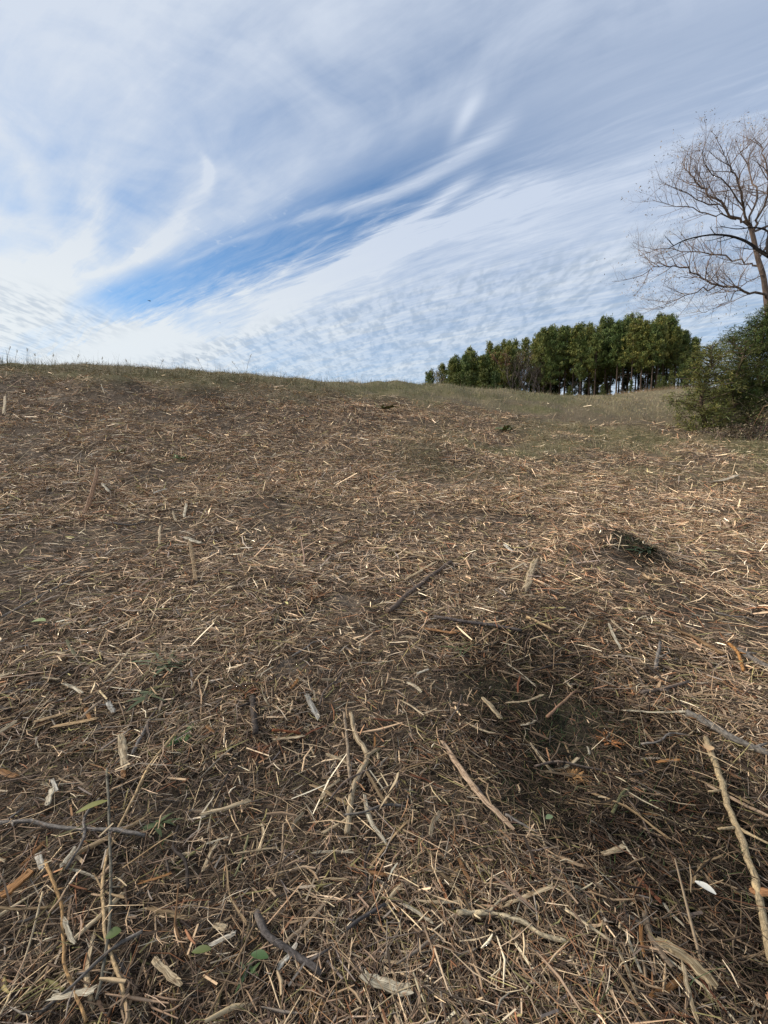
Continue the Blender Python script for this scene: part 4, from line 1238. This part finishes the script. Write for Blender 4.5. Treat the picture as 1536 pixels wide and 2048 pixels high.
for k_, px_ in enumerate((1024, 1036, 1055, 1066, 1078)):
    small_broadleaf(px_, -3 + k_ * .3, 712 + (k_ % 3) * 6, None, 0, 'bare grey sapling in front of the pines by the red leaved tree', 'bare_sapling', bare=True, grp='bare saplings')

# young pines with boughs to the ground, under the tall ones
yp = pine_proto(220, crown0=.10, full=1.3, cols=[(.085, .110, .035), (.065, .090, .030), (.10, .115, .038)], name='young_pine')
first = True
for px_, top, dY in ((1206, 768, -3), (1216, 766, 6), (1190, 764, 10), (1262, 760, -3), (1248, 758, 8), (1282, 758, 9), (1318, 750, -4), (1304, 748, 6), (1342, 740, -5), (1360, 728, -5), (1140, 772, -2), (1172, 770, 9), (1110, 764, 9), (1085, 762, 8), (1330, 745, 9),
                     (915, 748, -4), (940, 742, -4), (965, 738, -4), (990, 742, -4), (1375, 720, -5), (1395, 726, -4), (1325, 752, -7)):
    Y = y_of(px_) + dY; x = float(at(px_, 780, Y)[0]); z = float(ground_z(x, Y)) - .1; H = float(at(px_, top, Y)[2]) - z
    o = yp if first else copy_tree(yp); first = False
    o.location = (x, Y, z); s = H / PINE_H; o.scale = (s * 1.35, s * 1.35, s); o.rotation_euler = (0, 0, tr.uniform(0, 6.28))
    tag(o, 'young green pine with low boughs at the foot of the stand', 'pine tree', 'young pines under the stand')

# tan broom grass on the bank in front of the pines
P_b = []
for _ in range(3200):
    px_ = float(np.clip(g_rng.normal(1290, 55), 1120, 1400)); Y = y_of(px_) - g_rng.uniform(2.5, 9)
    P_b.append((float(at(px_, 780, Y)[0]), Y))
P_b = np.array(P_b); nb_ = len(P_b)
blades('broom_grass', P_b, .42 * g_rng.lognormal(0, .3, nb_), .035 * np.ones(nb_), np.clip(g_rng.normal(.35, .2, nb_), 0, .9),
       np.array([.250, .175, .100]) * g_rng.lognormal(0, .25, (nb_, 1)), 'tan broom grass on the bank in front of the pines', g_rng)

# ------------------------------------------------------------------ the bare tree at the right edge
def to3(path, Y0, dYs=None):
    o = []
    for k, (a, b_) in enumerate(path):
        o.append(at(a, b_, Y0 + (dYs[k] if dYs else 0)))
    return o
br = random.Random(19)
twig_leaf = []
def twigs_from(mb, pts, rad, lev, Ls, sky_bias=.25, leaves=None, col=(.13, .10, .085)):
    """Side shoots along a branch, growing finer; ends collect leaf places."""
    n = len(pts)
    tot = sum(np.linalg.norm(pts[i + 1] - pts[i]) for i in range(n - 1))
    cnt = max(2, int(tot / Ls[lev][1]))
    for k in range(cnt):
        t = (k + br.random()) / cnt
        t = .12 + .88 * t
        f = t * (n - 1); i = min(int(f), n - 2); p = pts[i] + (pts[i + 1] - pts[i]) * (f - i)
        d = pts[i + 1] - pts[i]; d = d / (np.linalg.norm(d) + 1e-9)
        side = np.array((br.gauss(0, 1), br.gauss(0, .8), br.gauss(.25, .8))); side -= d * side.dot(d); side /= np.linalg.norm(side) + 1e-9
        dd = d * br.uniform(.45, .95) + side * br.uniform(.5, 1.0) + np.array((0, 0, sky_bias)); dd /= np.linalg.norm(dd)
        L = Ls[lev][0] * br.uniform(.55, 1.2) * (1 - .35 * t)
        r = min(rad * .55 * (1 - .5 * t), Ls[lev][2])
        m_ = 4 if lev == 0 else 3
        q = [p]
        for s in range(m_):
            dd = dd + np.array((br.gauss(0, .13), br.gauss(0, .13), br.gauss(.05, .13))); dd /= np.linalg.norm(dd)
            q.append(q[-1] + dd * L / m_)
        mb.tube(q, [r * (1 - .65 * s / m_) for s in range(m_ + 1)], 5 if lev == 0 else 3, col, 1, 0, br, caps=False)
        if lev + 1 < len(Ls): twigs_from(mb, q, r, lev + 1, Ls, sky_bias, leaves, col)
        elif leaves is not None:
            leaves.append(q[-1]); leaves.append(q[-2])

YT = 18.0
tb = at(1552, 850, YT); tb[2] = float(ground_z(tb[0], tb[1])) - .1
bare = empty('bare_tree', tuple(tb)); tag(bare, 'tall bare grey brown tree with spreading crown at the right edge', 'tree')
inv = Vector(tb)
TBC = (.150, .112, .090)
def part(mb, name, root, mat, kind=None, parent=None):
    off = root.location
    mb.v = [(a_ - off.x, b_ - off.y, c_ - off.z) for a_, b_, c_ in mb.v]
    o = mb.build(name, mat, parent or root, True)
    if kind: o['kind'] = kind
    return o
mb = MB()
tp = path3([tb, at(1545, 740, YT), at(1536, 631, YT), at(1528, 559, YT), at(1516, 518, YT), at(1506, 473, YT), at(1499, 448, YT)], 4)
mb.tube(tp, [.115 - .045 * i / (len(tp) - 1) for i in range(len(tp))], 10, TBC, 1, .05, br)
part(mb, 'trunk', bare, M['tbark'])
LIMBS = [
 ([(1500, 452), (1473, 439), (1439, 408), (1412, 381), (1391, 361), (1376, 345), (1364, 328)], [0, .2, .3, .5, .3, .4, .5], .105),
 ([(1500, 450), (1490, 419), (1480, 385), (1470, 350), (1455, 325), (1448, 300)], [0, -.2, -.5, -.6, -.9, -1], .09),
 ([(1506, 473), (1521, 432), (1535, 391), (1540, 345), (1528, 305), (1532, 280)], [0, -.3, -.5, -.6, -.5, -.4], .095),
 ([(1499, 449), (1510, 400), (1502, 350), (1488, 315), (1492, 285)], [0, .5, .9, 1.2, 1.4], .08),
 ([(1533, 598), (1501, 586), (1467, 574), (1436, 569), (1405, 555), (1384, 545), (1350, 531), (1318, 533), (1285, 548)], [0, -.2, -.4, -.6, -.7, -.9, -1, -1, -1.2], .095),
 ([(1436, 569), (1391, 583), (1343, 603), (1324, 619)], [-.6, -.9, -1.2, -1.3], .05),
 ([(1521, 533), (1490, 528), (1450, 512), (1405, 505), (1360, 500), (1310, 498), (1275, 512)], [0, .3, .7, .9, 1.2, 1.4, 1.6], .07),
 ([(1473, 439), (1430, 430), (1385, 418), (1340, 412), (1305, 398)], [.2, .5, .9, 1.1, 1.4], .055),
 ([(1439, 408), (1405, 405), (1360, 385), (1325, 365)], [.3, 0, -.3, -.7], .05),
 ([(1526, 550), (1500, 560), (1460, 600), (1420, 622), (1390, 630)], [0, -.4, -.8, -1.1, -1.3], .04),
 ([(1504, 465), (1560, 440), (1610, 400), (1650, 340), (1660, 300)], [0, .3, .4, .5, .5], .09),
 ([(1530, 590), (1580, 560), (1640, 540), (1690, 520)], [0, -.3, -.5, -.6], .08),
 ([(1490, 419), (1440, 360), (1410, 325), (1395, 305)], [-.2, -.6, -.9, -1.0], .05),
 ([(1516, 518), (1545, 470), (1575, 400), (1580, 320), (1570, 270)], [0, .4, .7, .9, .9], .08),
]
leaf_pts = []
for path, dys, rad in LIMBS:
    pts = path3(to3(path, YT, dys), 3)
    pts = [p + np.array((br.gauss(0, .05), br.gauss(0, .05), br.gauss(0, .05))) * (0 if i == 0 else 1) for i, p in enumerate(pts)]
    mb = MB(); n = len(pts)
    mb.tube(pts, [rad * .52 * (1 - .80 * i / (n - 1)) for i in range(n)], 7, TBC, 1, .06, br, caps=False)
    bo = part(mb, 'branch', bare, M['tbark'])
    tw = MB(); loc_leaves = []
    twigs_from(tw, pts, rad * .5, 0, [(1.35, .21, .020), (.80, .19, .010), (.48, .15, .0060), (.28, .13, .0046)] if path[-1][0] < 1545 else [(1.35, .30, .02), (.8, .3, .010), (.48, .25, .006)], .20, loc_leaves, (.26, .20, .175))
    part(tw, 'twigs', bare, M['tbark'], 'stuff', bo)
    leaf_pts += loc_leaves
lp = np.array(leaf_pts)
# last dry leaves, mostly towards the outside of the crown
cc = at(1500, 450, YT); dist = np.linalg.norm((lp - cc) * np.array((1, 1, 1.1)), axis=1)
keep = t_rng.random(len(lp)) < sstep(dist, 2.2, 5.5) * .06 + .004
lp = lp[keep] - np.array(tb)
leaf_cloud(lp, 3, .09, .075, .03, [(.30, .24, .17), (.34, .28, .20), (.24, .19, .14)], t_rng, .4, 'dry_leaves', M['blade'], bare)['kind'] = 'stuff'

# the darker neighbour: its trunk stands just outside the frame, its limbs reach in
YD = 14.5
db = at(1650, 850, YD); db[2] = float(ground_z(db[0], db[1])) - .1
dark = empty('dark_tree', tuple(db)); tag(dark, 'dark barked tree outside the right edge, its black limbs reaching in', 'tree')
DKC = (.030, .026, .024)
mb = MB(); tp = path3([db, at(1640, 700, YD), at(1625, 560, YD), at(1610, 420, YD), at(1600, 250, YD)], 4)
mb.tube(tp, [.24 - .15 * i / (len(tp) - 1) for i in range(len(tp))], 9, DKC, 1, .05, br); part(mb, 'trunk', dark, M['tbark'])
for path, rad in (([(1624, 560), (1570, 532), (1536, 512), (1518, 501), (1494, 484), (1460, 472), (1419, 470), (1371, 480), (1337, 497)], .080),
                  ([(1536, 512), (1534, 485), (1536, 463), (1508, 455), (1473, 458), (1440, 452)], .05)):
    pts = path3(to3(path, YD, [.1 * k for k in range(len(path))]), 3); n = len(pts)
    mb = MB(); mb.tube(pts, [rad * (1 - .85 * (i / (n - 1)) ** .8) for i in range(n)], 7, DKC, 1, .06, br, caps=False)
    bo = part(mb, 'branch', dark, M['tbark'])
    tw = MB(); twigs_from(tw, pts, rad * .6, 0, [(.9, .42, .016), (.45, .26, .008)], .2, None, DKC)
    part(tw, 'twigs', dark, M['tbark'], 'stuff', bo)

# ------------------------------------------------------------------ cedars at the right edge
def cedar(px, base_py, Y, top_py, wid_px, cols, label, nb, seed, open_=1.0, name='cedar_tree'):
    rg = np.random.default_rng(seed); r_ = random.Random(seed)
    b0 = at(px, base_py, Y); z = float(ground_z(b0[0], b0[1])) - .05; b0[2] = z
    H = float(at(px, top_py, Y)[2]) - z; Wd = wid_px * Y / FPX
    root = empty(name, tuple(b0)); tag(root, label, 'cedar tree')
    mb = MB(); pts = [np.array((r_.gauss(0, .03) * k, r_.gauss(0, .03) * k, H * .96 * k / 6)) for k in range(7)]
    mb.tube(pts, [.085 * (1 - .85 * k / 6) for k in range(7)], 7, (.12, .085, .062), 1, .06, r_)
    cen = []; out_ = []
    for k in range(nb):
        u = (k + r_.random()) / nb; t = .03 + .95 * u
        prof = (.60 + .40 * math.sin(min(1, t * 2.6) * math.pi / 2)) * (1 - t) ** .72 * 1.22
        reach = Wd * .5 * prof * r_.choice((r_.uniform(.5, .85), r_.uniform(.85, 1.38))) + .12
        a = k * 2.39996 + r_.uniform(-.6, .6); rise = .15 + .5 * t + r_.uniform(-.2, .25)
        i = min(int(t * 6 / .96), 5); p0 = pts[i] + (pts[i + 1] - pts[i]) * min(1, (t * 6 / .96 - i))
        d = np.array((math.cos(a), math.sin(a), rise))
        p1 = p0 + d * reach * .55; p2 = p0 + d * reach + np.array((0, 0, -.10 * reach * open_))
        mb.tube([p0, p1, p2], [.022, .015, .006], 4, (.11, .08, .06), 1, 0, r_, caps=False)
        m_ = max(3, int(reach / .11))
        for s in range(m_):
            f = .25 + .75 * (s + r_.random()) / m_
            c0 = p0 + (p1 - p0) * (f / .55) if f < .55 else p1 + (p2 - p1) * ((f - .55) / .45)
            spr = .05 + .11 * (1 - abs(f - .6))
            cen.append(c0 + np.array((r_.gauss(0, spr), r_.gauss(0, spr), r_.gauss(-.02, spr * .7)))); out_.append(d * .9 + np.array((0, 0, .3 - .3 * open_)))
    mb.build('trunk', M['tbark'], root, True)
    leaf_cloud(cen, 21, .065, .125, .016, cols, rg, .1, 'crown', M['needles'], root, out_)
    return root
cedar(1514, 858, 15.6, 614, 190, [(.046, .076, .024), (.060, .092, .028), (.080, .104, .030), (.036, .058, .020), (.120, .126, .036)],
      'large dark green cedar below the bare tree at the right edge', 215, 61)
cedar(1408, 838, 14.6, 686, 108, [(.130, .130, .034), (.105, .115, .032), (.082, .098, .028), (.150, .138, .040), (.065, .080, .026)],
      'small yellowish cedar with drooping sprays, left of the large dark one', 85, 62, 1.4)
cedar(1462, 846, 15.0, 668, 100, [(.072, .088, .026), (.092, .102, .03), (.05, .066, .02)],
      'middle cedar squeezed between the yellowish and the dark one', 80, 63)
cedar(1600, 860, 17.5, 640, 170, [(.030, .044, .016), (.040, .055, .018)], 'dark cedar behind, mostly outside the right edge', 45, 64)

# bramble and vine tangle, dry weed stalks in front of the cedars
def tangle(px, py, Y, wpx, hpx, n, col, leafcols, label, name, seed):
    r_ = random.Random(seed); rg = np.random.default_rng(seed)
    c0 = at(px, py, Y); c0[2] = float(ground_z(c0[0], c0[1])); W_ = wpx * Y / FPX; H_ = hpx * Y / FPX
    root = empty(name, tuple(c0)); tag(root, label, 'bramble'); mb = MB(); cen = []
    for _ in range(n):
        x0 = r_.uniform(-.5, .5) * W_; y0 = r_.uniform(-.35, .35) * W_; a = r_.uniform(0, 6.28); L = H_ * r_.uniform(.6, 1.3)
        p = np.array((x0, y0, 0.)); d = np.array((math.cos(a) * .35, math.sin(a) * .35, 1.)); q = [p]
        for s in range(5):
            q.append(q[-1] + d / np.linalg.norm(d) * L / 5)
            d = d + np.array((math.cos(a) * .22, math.sin(a) * .22, -.30)) + np.array((r_.gauss(0, .15), r_.gauss(0, .15), r_.gauss(0, .12)))
        mb.tube(q, [.008, .007, .006, .005, .004, .002], 3, tuple(c_ * r_.uniform(.7, 1.3) for c_ in col), 1, 0, r_, caps=False)
        cen += q[2:]
    mb.build('stems', M['blade'], root)['kind'] = 'stuff'
    leaf_cloud(cen, 4, .09, .06, .035, leafcols, rg, .2, 'leaves', M['blade'], root)['kind'] = 'stuff'
tangle(1530, 862, 14.0, 80, 120, 120, (.20, .155, .10), [(.11, .12, .035), (.17, .14, .07), (.13, .10, .055)], 'brown bramble tangle against the cedars at the right edge', 'bramble', 71)
tangle(1470, 862, 13.9, 130, 38, 150, (.19, .15, .105), [(.17, .13, .08), (.12, .09, .055)], 'low dry bramble at the feet of the cedars', 'bramble', 72)

def weed(px, base_py, H_px, lean, i):
    h = hit(px, base_py); H = H_px * float(h[1]) / FPX
    root = empty('dry_weed', tuple(h)); mb = MB()
    q = [np.array((lean * H * t * t, br.gauss(0, .01), H * t)) for t in (0, .3, .55, .8, 1)]
    mb.tube(q, [.007, .006, .006, .005, .004], 4, (.22, .165, .105), 1, 0, br); mb.build('stem', M['blade'], root)
    hb = MB()
    for k in range(16):
        t = k / 15; p = q[3] + (q[4] - q[3]) * t; a = br.uniform(0, 6.28); l = .10 * (1 - .6 * t)
        hb.tube([p, p + np.array((math.cos(a) * l * .6, math.sin(a) * l * .6, l * .6))], [.016, .006], 4, tuple(c_ * br.uniform(.8, 1.2) for c_ in (.27, .205, .125)), 1, 0, br)
    hb.build('seed_head', M['blade'], root)
    return root
W_L = [(1408, 846, 58, .55, 'leftmost dry weed stalk, bent over, before the cedars'), (1520, 868, 86, .12, 'tallest dry weed stalk at the right edge before the cedars')]
for i_, (a, b_, hh, ln, lb) in enumerate(W_L): tag(weed(a, b_, hh, ln, i_), lb, 'dry weed')
for i_ in range(16):
    o = weed(br.uniform(1400, 1545), br.uniform(842, 878), br.uniform(28, 62), br.uniform(-.3, .4), i_)
    tag(o, 'pale dry weed stalk with a brown seed head before the cedars', 'dry weed', 'dry weeds before the cedars')

# ------------------------------------------------------------------ two birds far off over the crest
def bird(px, py, Y, span, tilt, label):
    c0 = at(px, py, Y); root = empty('bird', tuple(c0)); tag(root, label, 'bird'); mb = MB()
    mb.tube([(-.20 * span, 0, 0), (-.10 * span, 0, .01), (0, 0, .012), (.09 * span, 0, .012), (.15 * span, 0, .01), (.20 * span, 0, 0)],
            [.012 * span, .045 * span, .06 * span, .045 * span, .03 * span, .006 * span], 7, (.03, .028, .027), .9, 0, br)
    mb.build('body', M['blade'], root, True)
    for s in (-1, 1):
        w_ = MB(); vs = []
        for y_, x0, x1, z_ in ((0.02, -.07, .06, .02), (.16, -.08, .05, .085), (.30, -.10, .01, .09), (.42, -.10, -.02, .055), (.5, -.11, -.08, .02)):
            vs += [(x0 * span, s * y_ * span, z_ * span), ((x0 + x1) / 2 * span, s * y_ * span, (z_ + .015) * span), (x1 * span, s * y_ * span, z_ * span)]
        fs = [(i * 3 + k, i * 3 + k + 1, i * 3 + k + 4, i * 3 + k + 3) for i in range(4) for k in (0, 1)]
        w_.add(vs, fs, (.03, .028, .027)); w_.build('wing', M['blade'], root)
    root.rotation_euler = (tilt, R(6), R(60))
bird(299, 602, 70, .95, R(14), 'dark bird with spread wings, larger of the two over the crest')
bird(440, 646, 90, .65, R(35), 'tiny dark bird, smaller of the two over the crest')
